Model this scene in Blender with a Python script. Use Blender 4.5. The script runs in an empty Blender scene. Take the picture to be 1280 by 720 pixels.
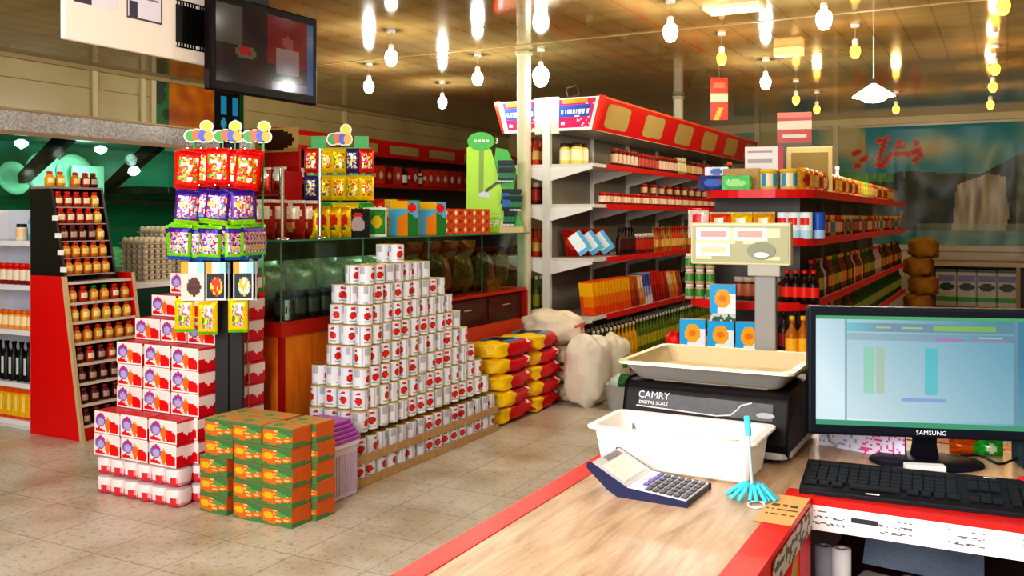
import bpy, math, random
from mathutils import Vector, noise, Matrix
random.seed(7)
C = bpy.context.scene.collection
PI = math.pi
F = 1165.0; TH = math.radians(28.0); CS = math.cos(TH); SN = math.sin(TH); EYE = 1.5; HY = 272.0

# ---------------------------------------------------------------- survey helpers (bearing -> place on the shop plan)
def rat(px):
    xr = (px - 640.0) / F
    return (CS*xr - SN) / (SN*xr + CS)
def XA(px, Y): return Y * rat(px)
def YA(px, X): return X / rat(px)
def ZA(py, X, Y): return EYE + (HY - py) * (-SN*X + CS*Y) / F
def at(px, py, z):          # point of the level plane z seen at a bearing
    Yc = F*(EYE - z)/(py - HY); xr = (px-640)/F
    return Vector((Yc*(xr*CS - SN), Yc*(xr*SN + CS), z))

# ---------------------------------------------------------------- colour and materials
def lin(c):
    return tuple((x/12.92 if x <= .04045 else ((x+.055)/1.055)**2.4) for x in c[:3])
def vivid(c, k=1.08):
    l = .3*c[0]+.59*c[1]+.11*c[2]; return tuple(min(1, max(0, l+(x-l)*k)) for x in c[:3])
def H(s):
    s = s.lstrip('#'); return tuple(int(s[i:i+2], 16)/255 for i in (0, 2, 4))
MATS = {}
def base_mat(name):
    m = bpy.data.materials.new(name); m.use_nodes = True
    nt = m.node_tree; b = nt.nodes['Principled BSDF']; return m, nt, b
def surf(name, rough=.5, metal=0., spec=.3, bump=0., emit=0., scale=60., coat=0.):
    m, nt, b = base_mat(name)
    a = nt.nodes.new('ShaderNodeAttribute'); a.attribute_name = 'Col'
    n = nt.nodes.new('ShaderNodeTexNoise'); n.inputs['Scale'].default_value = scale; n.inputs['Detail'].default_value = 2
    tc = nt.nodes.new('ShaderNodeTexCoord'); nt.links.new(tc.outputs['Object'], n.inputs['Vector'])
    mr = nt.nodes.new('ShaderNodeMapRange'); mr.inputs[3].default_value = max(.02, rough-.07); mr.inputs[4].default_value = rough+.07
    nt.links.new(n.outputs['Fac'], mr.inputs[0]); nt.links.new(mr.outputs[0], b.inputs['Roughness'])
    nt.links.new(a.outputs['Color'], b.inputs['Base Color'])
    b.inputs['Metallic'].default_value = metal; b.inputs['Specular IOR Level'].default_value = spec
    b.inputs['Coat Weight'].default_value = coat
    if bump:
        bp = nt.nodes.new('ShaderNodeBump'); bp.inputs['Strength'].default_value = bump; bp.inputs['Distance'].default_value = .004
        nt.links.new(n.outputs['Fac'], bp.inputs['Height']); nt.links.new(bp.outputs[0], b.inputs['Normal'])
    if emit:
        if 'screen' in name: nt.links.remove(b.inputs['Base Color'].links[0]); b.inputs['Base Color'].default_value = (.01, .01, .012, 1)
        nt.links.new(a.outputs['Color'], b.inputs['Emission Color']); b.inputs['Emission Strength'].default_value = emit
    MATS[name] = m; return m
surf('matte_print', .6, bump=.1)
surf('gloss_print', .34, spec=.3)
surf('foil', .28, metal=.25, bump=.5, scale=35)
surf('metal', .35, metal=.9)
surf('painted_metal', .38)
surf('plastic', .35)
surf('black_plastic', .45, spec=.12)
surf('woven', .8, bump=.6, scale=180)
surf('glow', .5, emit=6.)
surf('amber_lamp', .5, emit=4.5)
surf('soft_glow', .5, emit=1.3)
surf('lamp', .5, emit=11.)
surf('screen', .15, emit=.85)
surf('dim_screen', .12, emit=.9, spec=.15)
surf('chrome', .12, metal=1.)
surf('bright_metal', .35, metal=.55)
def glassmat(name, tint, refl=.5, rough=.02, alpha=0.0):
    m = bpy.data.materials.new(name); m.use_nodes = True; nt = m.node_tree
    for n in list(nt.nodes): nt.nodes.remove(n)
    o = nt.nodes.new('ShaderNodeOutputMaterial'); mx = nt.nodes.new('ShaderNodeMixShader')
    t = nt.nodes.new('ShaderNodeBsdfTransparent'); t.inputs[0].default_value = (*lin(tint), 1)
    g = nt.nodes.new('ShaderNodeBsdfGlossy'); g.inputs['Roughness'].default_value = rough
    lw = nt.nodes.new('ShaderNodeLayerWeight'); lw.inputs[0].default_value = .5
    pw = nt.nodes.new('ShaderNodeMath'); pw.operation = 'POWER'; pw.inputs[1].default_value = 4.5; nt.links.new(lw.outputs['Facing'], pw.inputs[0]); fr = pw
    mm = nt.nodes.new('ShaderNodeMath'); mm.operation = 'MULTIPLY_ADD'; mm.inputs[1].default_value = refl; mm.inputs[2].default_value = alpha
    nt.links.new(fr.outputs[0], mm.inputs[0]); nt.links.new(mm.outputs[0], mx.inputs[0])
    nt.links.new(t.outputs[0], mx.inputs[1]); nt.links.new(g.outputs[0], mx.inputs[2]); nt.links.new(mx.outputs[0], o.inputs[0])
    MATS[name] = m
glassmat('glass', (.93, .98, .955), .7, .02, .025)
glassmat('green_glass', (.86, .97, .93), .7, .02, .03)
glassmat('film', (.98, .98, .98), .25, .25, .012)

def nodes_mat(name, rough=.5, metal=0.):
    m, nt, b = base_mat(name); b.inputs['Roughness'].default_value = rough; b.inputs['Metallic'].default_value = metal
    MATS[name] = m
    tc = nt.nodes.new('ShaderNodeTexCoord'); return m, nt, b, tc
def ramp(nt, fac, stops):
    r = nt.nodes.new('ShaderNodeValToRGB'); e = r.color_ramp.elements
    while len(e) < len(stops): e.new(.5)
    for i, (p, c) in enumerate(stops): e[i].position = p; e[i].color = (*lin(c), 1)
    nt.links.new(fac, r.inputs[0]); return r.outputs[0]
def noi(nt, vec, scale, detail=4, dist=0, rough=.5):
    n = nt.nodes.new('ShaderNodeTexNoise'); n.inputs['Scale'].default_value = scale; n.inputs['Detail'].default_value = detail
    n.inputs['Distortion'].default_value = dist; n.inputs['Roughness'].default_value = rough; nt.links.new(vec, n.inputs['Vector']); return n.outputs['Fac']
def mapp(nt, tc, sc, rot=(0, 0, 0), out='Object'):
    mp = nt.nodes.new('ShaderNodeMapping'); mp.inputs['Scale'].default_value = sc; mp.inputs['Rotation'].default_value = rot
    nt.links.new(tc.outputs[out], mp.inputs['Vector']); return mp.outputs[0]
def mixc(nt, fac, a, b, mode='MIX'):
    m = nt.nodes.new('ShaderNodeMix'); m.data_type = 'RGBA'; m.blend_type = mode
    if isinstance(fac, float): m.inputs[0].default_value = fac
    else: nt.links.new(fac, m.inputs[0])
    nt.links.new(a, m.inputs[6]); nt.links.new(b, m.inputs[7]); return m.outputs[2]

# floor tiles
m, nt, b, tc = nodes_mat('floor_tiles', .32)
v = mapp(nt, tc, (1, 1, 1))
br = nt.nodes.new('ShaderNodeTexBrick'); br.offset = 0; br.inputs['Scale'].default_value = 1; br.inputs['Brick Width'].default_value = .4; br.inputs['Row Height'].default_value = .4
br.inputs['Mortar Size'].default_value = .004; br.inputs['Mortar Smooth'].default_value = .4
br.inputs['Color1'].default_value = (*lin(H('d8d2c4')), 1); br.inputs['Color2'].default_value = (*lin(H('d2ccbe')), 1); br.inputs['Mortar'].default_value = (*lin(H('aaa08c')), 1)
nt.links.new(v, br.inputs['Vector'])
sp = ramp(nt, noi(nt, v, 28, 6, 0, .7), [(.3, H('c8bba0')), (.5, H('ffffff')), (.75, H('e8dfd0'))])
st = ramp(nt, noi(nt, v, 2.2, 3), [(.35, H('dcd2c0')), (.6, H('ffffff'))])
c1 = mixc(nt, 1.0, br.outputs['Color'], sp, 'MULTIPLY'); c1 = mixc(nt, 1.0, c1, st, 'MULTIPLY')
nt.links.new(c1, b.inputs['Base Color'])
# glossy tan ceiling boards
m, nt, b, tc = nodes_mat('ceiling_boards', .09)
v = mapp(nt, tc, (1.3, 1.3, 1.3))
w = nt.nodes.new('ShaderNodeTexWave'); w.inputs['Scale'].default_value = 1.0; w.inputs['Distortion'].default_value = 0; w.bands_direction = 'X'; nt.links.new(v, w.inputs['Vector'])
ln = ramp(nt, w.outputs['Fac'], [(0, H('957c50')), (.03, H('a28a5c')), (1, H('a68e60'))])
pt = ramp(nt, noi(nt, mapp(nt, tc, (.5, 1.6, 1)), 1.2, 3), [(.3, H('d8c8a8')), (.7, H('ffffff'))])
nt.links.new(mixc(nt, 1.0, ln, pt, 'MULTIPLY'), b.inputs['Base Color'])
bp = nt.nodes.new('ShaderNodeBump'); bp.inputs['Strength'].default_value = .01; bp.inputs['Distance'].default_value = .02; b.inputs['Specular IOR Level'].default_value = .22
nt.links.new(noi(nt, mapp(nt, tc, (3, .7, 1)), 4, 2), bp.inputs['Height']); nt.links.new(bp.outputs[0], b.inputs['Normal'])
# wall panels
m, nt, b, tc = nodes_mat('wall_panels', .3)
v = mapp(nt, tc, (1, 1, 1))
pt = ramp(nt, noi(nt, v, 1.5, 3), [(.3, H('b09c66')), (.7, H('c0ae7a'))])
nt.links.new(pt, b.inputs['Base Color'])
# granite
m, nt, b, tc = nodes_mat('granite', .3)
nt.links.new(ramp(nt, noi(nt, mapp(nt, tc, (1, 1, 1)), 75, 6, 0, .8), [(.36, H('2c2826')), (.47, H('7a706a')), (.62, H('c0b4aa'))]), b.inputs['Base Color'])
# woods
def wood(name, a, c, d, rough, sc=(1.5, 14, 6)):
    m, nt, b, tc = nodes_mat(name, rough)
    nt.links.new(ramp(nt, noi(nt, mapp(nt, tc, sc), 3.0, 7, .6, .62), [(.3, H(a)), (.5, H(c)), (.72, H(d))]), b.inputs['Base Color'])
wood('counter_wood', 'a07c5c', 'c6a482', 'dcc4a2', .34, (12, 1.6, 6))
wood('orange_wood', 'd86c10', 'ea801a', 'f6962e', .45, (6, 6, 1.2))
wood('dark_wood', '3a160c', '4d2012', '5c2a18', .3, (3, 3, 8))
wood('cardboard', 'b8925c', 'c29c66', 'cda974', .8, (9, 9, 9))
wood('black_laminate', '060505', '090808', '0e0c0b', .6, (20, 20, 1))

# ---------------------------------------------------------------- mesh builder
class MB:
    def __init__(s, mat='matte_print'):
        s.v = []; s.f = []; s.c = []; s.m = []; s.sm = []; s.mats = []; s.cur = mat
    def mi(s, mat):
        mat = mat or s.cur
        if mat not in s.mats: s.mats.append(mat)
        return s.mats.index(mat)
    def add(s, verts, faces, col, mat=None, smooth=False):
        o = len(s.v); s.v.extend([tuple(p) for p in verts]); k = s.mi(mat)
        many = isinstance(col, list)
        for i, fc in enumerate(faces):
            s.f.append(tuple(o+j for j in fc)); s.c.append(lin(vivid(col[i] if many else col))); s.m.append(k); s.sm.append(smooth)
        return s
    def grid(s, o, u, w, nu, nv, fn, mat=None, off=None, smooth=False):
        o = Vector(o); u = Vector(u); w = Vector(w); vs = []; fs = []; cs = []
        n = u.cross(w).normalized()
        for j in range(nv+1):
            for i in range(nu+1):
                p = o + u*(i/nu) + w*(j/nv)
                if off: p = p + n*off(i/nu, j/nv)
                vs.append(p)
        for j in range(nv):
            for i in range(nu):
                a = j*(nu+1)+i; fs.append((a, a+1, a+nu+2, a+nu+1)); cs.append(fn((i+.5)/nu, (j+.5)/nv))
        return s.add(vs, fs, cs, mat, smooth)
    def box(s, x0, x1, y0, y1, z0, z1, col=(.5, .5, .5), mat=None, front=None, side=None, top=None, back=None):
        v = [(x0, y0, z0), (x1, y0, z0), (x1, y1, z0), (x0, y1, z0), (x0, y0, z1), (x1, y0, z1), (x1, y1, z1), (x0, y1, z1)]
        fs = [(0, 3, 2, 1)]
        if not top: fs.append((4, 5, 6, 7))
        if not front: fs.append((0, 1, 5, 4))
        if not side: fs.append((1, 2, 6, 5)); fs.append((3, 0, 4, 7))
        if not back: fs.append((2, 3, 7, 6))
        s.add(v, fs, col, mat)
        if front: s.grid((x0, y0, z0), (x1-x0, 0, 0), (0, 0, z1-z0), front[1], front[2], front[0], mat)
        if back: s.grid((x1, y1, z0), (x0-x1, 0, 0), (0, 0, z1-z0), back[1], back[2], back[0], mat)
        if side:
            s.grid((x1, y0, z0), (0, y1-y0, 0), (0, 0, z1-z0), side[1], side[2], side[0], mat)
            s.grid((x0, y1, z0), (0, y0-y1, 0), (0, 0, z1-z0), side[1], side[2], side[0], mat)
        if top: s.grid((x0, y0, z1), (x1-x0, 0, 0), (0, y1-y0, 0), top[1], top[2], top[0], mat)
        return s
    def rbox(s, x0, x1, y0, y1, z0, z1, r, col, mat=None, n=3):
        # box with vertical edges rounded and a softened top and bottom rim
        pts = []
        for (cx, cy, a0) in ((x1-r, y1-r, 0), (x0+r, y1-r, 90), (x0+r, y0+r, 180), (x1-r, y0+r, 270)):
            for k in range(n+1):
                a = math.radians(a0 + 90*k/n); pts.append((cx+r*math.cos(a), cy+r*math.sin(a)))
        N = len(pts); e = min(r, (z1-z0)/2)*.45; mx, my = (x0+x1)/2, (y0+y1)/2
        def ring(z, inset):
            w = (x1-x0)/2; d = (y1-y0)/2
            return [(mx+(p[0]-mx)*(w-inset)/w, my+(p[1]-my)*(d-inset)/d, z) for p in pts]
        R = [ring(z0, e), ring(z0+e, 0), ring(z1-e, 0), ring(z1, e)]
        vs = sum(R, []); fs = []
        for k in range(3):
            for i in range(N): fs.append((k*N+i, k*N+(i+1) % N, (k+1)*N+(i+1) % N, (k+1)*N+i))
        fs.append(tuple(range(N))[::-1]); fs.append(tuple(3*N+i for i in range(N)))
        return s.add(vs, fs, col, mat)
    def lathe(s, prof, n=16, col=(.5, .5, .5), mat=None, c=(0, 0, 0), fn=None, smooth=True):
        # prof: (r, z); fn(angle, z) -> colour
        vs = []; fs = []; cs = []
        for (r, z) in prof:
            for i in range(n):
                a = 2*PI*i/n; vs.append((c[0]+r*math.cos(a), c[1]+r*math.sin(a), c[2]+z))
        for k in range(len(prof)-1):
            for i in range(n):
                fs.append((k*n+i, k*n+(i+1) % n, (k+1)*n+(i+1) % n, (k+1)*n+i))
                cs.append(fn(2*PI*(i+.5)/n, (prof[k][1]+prof[k+1][1])/2) if fn else col)
        s.add(vs, fs, cs, mat, smooth)
        for k, rev in ((0, True), (len(prof)-1, False)):
            if prof[k][0] > 1e-4:
                ids = list(range(n)); ids = ids[::-1] if rev else ids
                s.add(vs[k*n:(k+1)*n], [tuple(ids)], fn(0, prof[k][1]) if fn else col, mat)
        return s
    def tube(s, pts, r, col, mat=None, n=8):
        pts = [Vector(p) for p in pts]; vs = []; fs = []
        for i, p in enumerate(pts):
            d = (pts[min(i+1, len(pts)-1)] - pts[max(i-1, 0)]).normalized()
            a = d.orthogonal().normalized() if i == 0 else (pa - d*pa.dot(d)).normalized()
            pa = a; bb = d.cross(a)
            for k in range(n):
                t = 2*PI*k/n; vs.append(p + a*(r*math.cos(t)) + bb*(r*math.sin(t)))
        for i in range(len(pts)-1):
            for k in range(n): fs.append((i*n+k, i*n+(k+1) % n, (i+1)*n+(k+1) % n, (i+1)*n+k))
        s.add(vs, fs, col, mat, True)
        s.add(vs[:n], [tuple(range(n))[::-1]], col, mat); s.add(vs[-n:], [tuple(range(n))], col, mat); return s
    def prism(s, poly, axis, d0, d1, col, mat=None):
        # poly in the plane normal to axis ('x': (y,z), 'y': (x,z), 'z': (x,y))
        def P(p, d): return {'x': (d, p[0], p[1]), 'y': (p[0], d, p[1]), 'z': (p[0], p[1], d)}[axis]
        n = len(poly); vs = [P(p, d0) for p in poly]+[P(p, d1) for p in poly]
        fs = [tuple(range(n)), tuple(range(2*n-1, n-1, -1))]+[(i, (i+1) % n, n+(i+1) % n, n+i) for i in range(n)]
        return s.add(vs, fs, col, mat)
    def blob(s, c, r, e1, e2, nu, nv, fn, mat=None, wob=0, seed=0):
        # superellipsoid, fn(x,y,z in -1..1)
        def pw(t, e): return math.copysign(abs(t)**e, t)
        vs = []; fs = []; cs = []
        for j in range(nv+1):
            la = -PI/2+PI*j/nv
            for i in range(nu):
                lo = 2*PI*i/nu
                p = Vector((pw(math.cos(la), e1)*pw(math.cos(lo), e2), pw(math.cos(la), e1)*pw(math.sin(lo), e2), pw(math.sin(la), e1)))
                k = 1+wob*noise.noise(p*2.2+Vector((seed, seed*.7, 0)))
                vs.append((c[0]+p.x*r[0]*k, c[1]+p.y*r[1]*k, c[2]+p.z*r[2]*k))
        for j in range(nv):
            for i in range(nu):
                q = (j*nu+i, j*nu+(i+1) % nu, (j+1)*nu+(i+1) % nu, (j+1)*nu+i); fs.append(q)
                m_ = [sum(vs[t][k] for t in q)/4 for k in range(3)]
                cs.append(fn(*[(m_[k]-c[k])/r[k] for k in range(3)]))
        return s.add(vs, fs, cs, mat, True)
    def text(s, string, o, u, w, size, col, mat=None, lift=.0012, shear=0):
        cu = bpy.data.curves.new('lettering', 'FONT'); cu.body = string; cu.size = size; cu.align_x = 'CENTER'; cu.align_y = 'CENTER'; cu.resolution_u = 2; cu.shear = shear
        ob = bpy.data.objects.new('lettering', cu); C.objects.link(ob); bpy.context.view_layer.update()
        me = bpy.data.meshes.new_from_object(ob.evaluated_get(bpy.context.evaluated_depsgraph_get()))
        o = Vector(o); u = Vector(u).normalized(); w = Vector(w).normalized(); n = u.cross(w)*lift
        s.add([o+u*q.co.x+w*q.co.y+n for q in me.vertices], [tuple(p.vertices) for p in me.polygons], col, mat)
        bpy.data.objects.remove(ob); bpy.data.meshes.remove(me); bpy.data.curves.remove(cu); return s
    def xf(s, M):
        s.v = [tuple(M @ Vector(p)) for p in s.v]; return s
    def mesh(s, name):
        me = bpy.data.meshes.new(name); me.from_pydata(s.v, [], s.f)
        for k in s.mats: me.materials.append(MATS[k])
        ca = me.color_attributes.new('Col', 'FLOAT_COLOR', 'CORNER')
        dat = []
        for p, c in zip(s.f, s.c): dat.extend([c[0], c[1], c[2], 1.0]*len(p))
        ca.data.foreach_set('color', dat)
        me.polygons.foreach_set('material_index', s.m); me.polygons.foreach_set('use_smooth', s.sm); me.update(); return me

USED = {}
def nm(name): return name
def link(o, label=None, cat=None, group=None, kind=None, parent=None):
    C.objects.link(o)
    if parent is not None: o.parent = parent
    if label: o['label'] = label
    if cat: o['category'] = cat
    if group: o['group'] = group
    if kind: o['kind'] = kind
    return o
def put(name, mb, loc=(0, 0, 0), rz=0., label=None, cat=None, group=None, kind=None, parent=None, bev=0, rot=None, scale=None):
    me = mb.mesh(name) if isinstance(mb, MB) else mb
    o = bpy.data.objects.new(name, me); o.location = loc; o.rotation_euler = rot if rot else (0, 0, rz)
    if scale: o.scale = scale
    if bev:
        md = o.modifiers.new('soft_edges', 'BEVEL'); md.width = bev; md.segments = 2; md.limit_method = 'ANGLE'
    return link(o, label, cat, group, kind, parent)
def thing(name, label, cat, loc=(0, 0, 0), rz=0., group=None):
    o = bpy.data.objects.new(name, None); o.location = loc; o.rotation_euler = (0, 0, rz); o.empty_display_size = .1
    return link(o, label, cat, group)
def struct(name, mb, bev=0): return put(name, mb, kind='structure', bev=bev)
ONES = 'zeroth first second third fourth fifth sixth seventh eighth ninth tenth eleventh twelfth thirteenth fourteenth fifteenth sixteenth seventeenth eighteenth nineteenth'.split()
TENS = {2: ('twentieth', 'twenty'), 3: ('thirtieth', 'thirty'), 4: ('fortieth', 'forty'), 5: ('fiftieth', 'fifty'), 6: ('sixtieth', 'sixty'), 7: ('seventieth', 'seventy'), 8: ('eightieth', 'eighty'), 9: ('ninetieth', 'ninety')}
def nth(n):
    if n < 20: return ONES[n]
    t, o = divmod(n, 10); return TENS[t][0] if o == 0 else TENS[t][1]+'-'+ONES[o]
def jit(c, a=.04): return tuple(min(1, max(0, x+random.uniform(-a, a))) for x in c)
RED = H('d81414'); DRED = H('9c0f10'); WHITE = H('f2f0ea'); BLK = H('121212'); TAN = H('c9b98a')

# ================================================================ THE ROOM
struct('floor', MB('floor_tiles').box(-8.3, 3.6, -2.5, 15.3, -.1, 0, TAN))
struct('ceiling', MB('ceiling_boards').box(-8.3, 3.6, -1.5, 15.3, 3.0, 3.1, TAN))
b_ = MB('wall_panels').box(-8.25, -8.05, -2.5, 15.2, 0, 3.0, TAN)
for zz in (2.78, 2.45): b_.box(-8.052, -8.046, -2.5, 15, zz, zz+.008, H('8a7a50'), 'matte_print')
struct('wall_left', b_)
b_ = MB('wall_panels').box(-8.2, 3.4, 15.0, 15.2, 0, 3.0, TAN)
for zz in (1.0,): b_.box(-8, 3.4, 14.993, 15.0, zz, zz+.012, H('8a7a50'), 'matte_print')
struct('wall_back', b_)
struct('wall_right', MB('wall_panels').box(3.2, 3.4, -2.5, 15.2, 0, 3.0, TAN))
k = 0
for px in (117, 177, 190, 430):
    k += 1; Y = YA(px, -8.05); struct('trim_%d' % k, MB('painted_metal').box(-8.05, -8.02, Y-.03, Y+.03, 2.0, 3.0, H('d8caa0')))
for px in (947, 1045):
    k += 1; X = XA(px, 15); struct('trim_%d' % k, MB('painted_metal').box(X-.04, X+.04, 14.96, 15, .9, 3.0, H('cdbf92')))
k += 1; struct('trim_%d' % k, MB('painted_metal').box(-8.05, 3.2, 7.17, 7.19, 2.994, 3.0, H('a08a5c')))
k += 1; struct('trim_%d' % k, MB('painted_metal').box(-3.0, 3.2, 14.95, 15, 2.9, 3.0, H('d8c896')))
k += 1; struct('trim_%d' % k, MB('painted_metal').box(-8.05, -8.0, -2, 15, 2.96, 3.0, H('a89468')))
k += 1; Yt = 4.6; struct('trim_%d' % k, MB('painted_metal').box(-.6, 3.2, 5.45, 5.47, 2.994, 3.0, H('9c8658')))

# pillars
for (px, Y, lab) in ((655, 7.45, 'round cream metal pillar rising beside the near end of the tall wall-like shelving'), (848, 11.1, 'far cream pillar rising above the middle of the red-topped shelving')):
    p = thing('pillar', lab, 'pillar', (XA(px, Y), Y, 0), group=None)
    put('post', MB('painted_metal').rbox(-.055, .055, -.055, .055, 0 if Y < 8 else 2.3, 3.0, .03, H('d8cfb4')), parent=p)
    put('collar', MB('painted_metal').rbox(-.066, .066, -.066, .066, 2.955, 2.998, .03, H('b9ae92')), parent=p)

# ================================================================ LAMPS
def bulb_mesh(col, s=1., mt='lamp'):
    return MB(mt).lathe([(.0, -.1*s), (.022*s, -.095*s), (.036*s, -.075*s), (.044*s, -.04*s), (.038*s, -.01*s), (.016*s, .01*s)], 14, col)
def sock_mesh(col): return MB('plastic').lathe([(.016, .005), (.024, .012), (.024, .05), (.012, .06)], 12, col)
WB = bulb_mesh((.86, 1, .95)).mesh('bulb'); YB = bulb_mesh((1, .68, .25), .95, 'amber_lamp').mesh('bulb'); SK = sock_mesh(WHITE).mesh('socket')
def lamp(px, py, warm, lab, drop=.17, big=1, group='hanging bulbs under the ceiling', pw=24):
    z = 3.0-drop; Yc = F*(z-EYE-.05)/(HY-py); xr = (px-640)/F
    X, Y = Yc*(xr*CS-SN), Yc*(xr*SN+CS)
    t = thing('hanging_bulb', lab, 'lamp', (X, Y, z), group=group)
    put('bulb', YB if warm else WB, parent=t, scale=(big,)*3); put('socket', SK, parent=t)
    put('cord', MB('plastic').tube([(0, 0, .06), (0, 0, 3.0-z)], .0025, H('b8a880')), parent=t)
    put('ceiling_rose', MB('plastic').lathe([(.035, 3-z-.02), (.035, 3-z)], 12, WHITE), parent=t)
    L = bpy.data.lights.new('bulb_light', 'POINT'); L.energy = pw*(.32 if warm else 1); L.color = (1, .62, .25) if warm else (1.0, .98, .9); L.shadow_soft_size = .05; L.specular_factor = .15
    lo = bpy.data.objects.new('bulb_light', L); lo.location = (0, 0, -.19); link(lo, parent=t)
for (px, py, lab) in ((489, 72, 'white bulb nearest the television, left of the pillar'), (461, 108, 'small white bulb lower left, above the red wall shelving'), (553, 128, 'farthest white bulb left of the pillar, above the green rack'),
                      (597, 98, 'white bulb just left of the cream pillar'), (676, 92, 'large white bulb just right of the cream pillar'), (838, 40, 'bright white bulb above the red-topped tall shelving'),
                      (1030, 24, 'bright white bulb over the middle of the shop'), (957, 103, 'white bulb just left of the small ceiling box')):
    lamp(px, py, False, lab, big=1.7 if px == 676 else 1.2, pw=7 if px == 676 else 24)
for (px, py, lab) in ((902, 75, 'amber bulb above the hanging red banner'), (1069, 66, 'amber bulb beside the glowing shaded pendant'), (995, 126, 'small amber bulb above the wooden radio box'),
                      (1021, 138, 'amber bulb just right of the red and white sign'), (1120, 138, 'amber bulb above the lettering of the waterfall mural'), (1244, 88, 'topmost of three amber bulbs in line at the right'),
                      (1241, 110, 'middle of three amber bulbs in line at the right'), (1238, 132, 'lowest of three amber bulbs in line at the right'), (1254, 10, 'large amber bulb in the top right corner')):
    lamp(px, py, True, lab, group='amber bulbs under the ceiling')
# shaded pendant
Yc = F*1.02/(HY-118); X, Y = Yc*((1092-640)/F*CS-SN), Yc*((1092-640)/F*SN+CS)
p = thing('pendant_lamp', 'shaded pendant glowing white over the right side of the shop', 'lamp', (X, Y, 2.5))
put('shade', MB('soft_glow').lathe([(.17, 0), (.16, .015), (.05, .09), (.02, .11)], 24, H('d8e8dc')), parent=p)
put('bulb', MB('lamp').lathe([(.0, -.05), (.07, -.04), (.13, .0), (.1, .03), (.0, .04)], 20, (.85, 1, .95)), parent=p)
put('cord', MB('plastic').tube([(0, 0, .15), (0, 0, .5)], .006, WHITE), parent=p)
L = bpy.data.lights.new('pendant_light', 'POINT'); L.specular_factor = .15; L.energy = 45; L.color = (1, .98, .88); L.shadow_soft_size = .1
lo = bpy.data.objects.new('pendant_light', L); lo.location = (0, 0, -.15); link(lo, parent=p)
# vent and box on the ceiling
q = Vector((XA(918, 6.6), 6.6, 0)); v1 = thing('ceiling_vent', 'white rectangular vent frame on the tan ceiling', 'vent', (q.x, q.y, 2.98))
put('frame', MB('painted_metal').box(-.2, .2, -.12, .12, -.005, .02, H('cbbd98')), parent=v1)
for i in range(5): put('slat', MB('painted_metal').box(-.17, .17, -.09+i*.04, -.075+i*.04, -.014, -.004, H('e2d8bc')), parent=v1)
Yb = 8.4
put('ceiling_box', MB('soft_glow').box(-.12, .12, -.06, .06, -.07, 0, H('e8b070')), (XA(986, Yb), Yb, 2.995), label='small glowing peach light box fixed under the ceiling', cat='light box')

# ================================================================ LEFT WALL: POSTERS, COLD COUNTER
def seg(px, py, a, b):
    ax, ay = a; bx, by = b; dx, dy = bx-ax, by-ay; t = max(0, min(1, ((px-ax)*dx+(py-ay)*dy)/(dx*dx+dy*dy+1e-9)))
    return math.hypot(px-ax-t*dx, py-ay-t*dy)
def palm(u, v):
    n = noise.noise(Vector((u*5, v*5, 1)))
    if math.hypot((u-.68), (v-.12)*1.1) < .2: return H('141a30') if n < .05 else H('8a3020')
    if math.hypot((u-.68), (v-.12)*1.1) < .235: return H('b8b8c0')
    if u < .22 and v > .35: return H('1f6b2c') if n > -.1 else H('0c3216')
    if u < .2: return H('d8d020') if abs(v-.2) < .1 else H('5c1c10')
    return (.72+.15*n, .40+.15*n, .05) if v > .12 else H('7a3a12')
Y0 = YA(190, -8.05)+.02; Y1 = YA(266, -8.05)
put('palm_poster', MB('gloss_print').grid((-8.035, Y0, 2.25), (0, Y1-Y0, 0), (0, 0, .74), 26, 24, palm), label='orange poster with green palm leaves on left wall', cat='poster')
Y0 = YA(267, -8.05); Y1 = YA(303, -8.05)
def darkp(u, v):
    for cx in (.3, .7):
        if abs(u-cx) < .1 and .62 < v < .9: return H('2fa3d8')
        if math.hypot((u-cx), (v-.5)*1.6) < .13: return H('3cb4e0')
    return H('100d10') if u < .85 else H('0f4a26')
put('dark_poster', MB('gloss_print').grid((-8.03, Y0, 2.2), (0, Y1-Y0, 0), (0, 0, .78), 20, 22, darkp), label='narrow black poster with two blue shapes below the television', cat='poster')

cc = thing('cold_display_counter', 'green-lit glass display counter with granite hood along left wall', 'display counter', (-7.5, 5.6, 0))
def P(n, mb, par=cc, **k): return put(n, mb.xf(Matrix.Translation((7.5, -5.6, 0))), parent=par, **k)
P('hood', MB('granite').box(-8.0, -7.0, 3.0, 7.4, 2.19, 2.36, TAN))
P('hood_trim', MB('painted_metal').box(-7.02, -6.985, 3.0, 7.4, 2.16, 2.195, H('8a6a4a')))
P('hood_trim', MB('painted_metal').box(-7.02, -6.985, 3.0, 7.4, 2.355, 2.375, H('9a7a4a')))
P('back_panel', MB('gloss_print').box(-8.0, -7.97, 3.0, 7.4, 1.0, 2.19, H('3a8a72')))
P('cabinet', MB('painted_metal').box(-8.0, -7.0, 3.0, 7.4, 0, 1.0, H('2c4a44')))
P('deck', MB('painted_metal').box(-7.97, -7.0, 3.0, 7.4, 1.0, 1.03, H('8a9a92')))
for i in range(5):
    Y = 3.3+i*.95
    P('bracket', MB('black_plastic').prism([(-7.9, 1.75), (-7.82, 1.72), (-7.04, 2.15), (-7.04, 2.19), (-7.22, 2.19)], 'y', Y, Y+.09, BLK))
P('glass_shelf', MB('green_glass').box(-7.9, -7.25, 3.0, 7.4, 1.665, 1.68, H('88bbaa')))
P('glass_shelf', MB('painted_metal').box(-7.9, -7.3, 6.2, 7.35, 1.735, 1.80, H('26211c')))
for i in range(4):
    Y = 3.0+i*1.1; P('front_pane', MB('green_glass').prism([(-7.02, 1.03), (-7.0, 1.03), (-7.03, 1.7), (-7.12, 2.19), (-7.14, 2.19), (-7.05, 1.7)], 'y', Y+.004, Y+1.096, H('88bbaa')))
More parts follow.
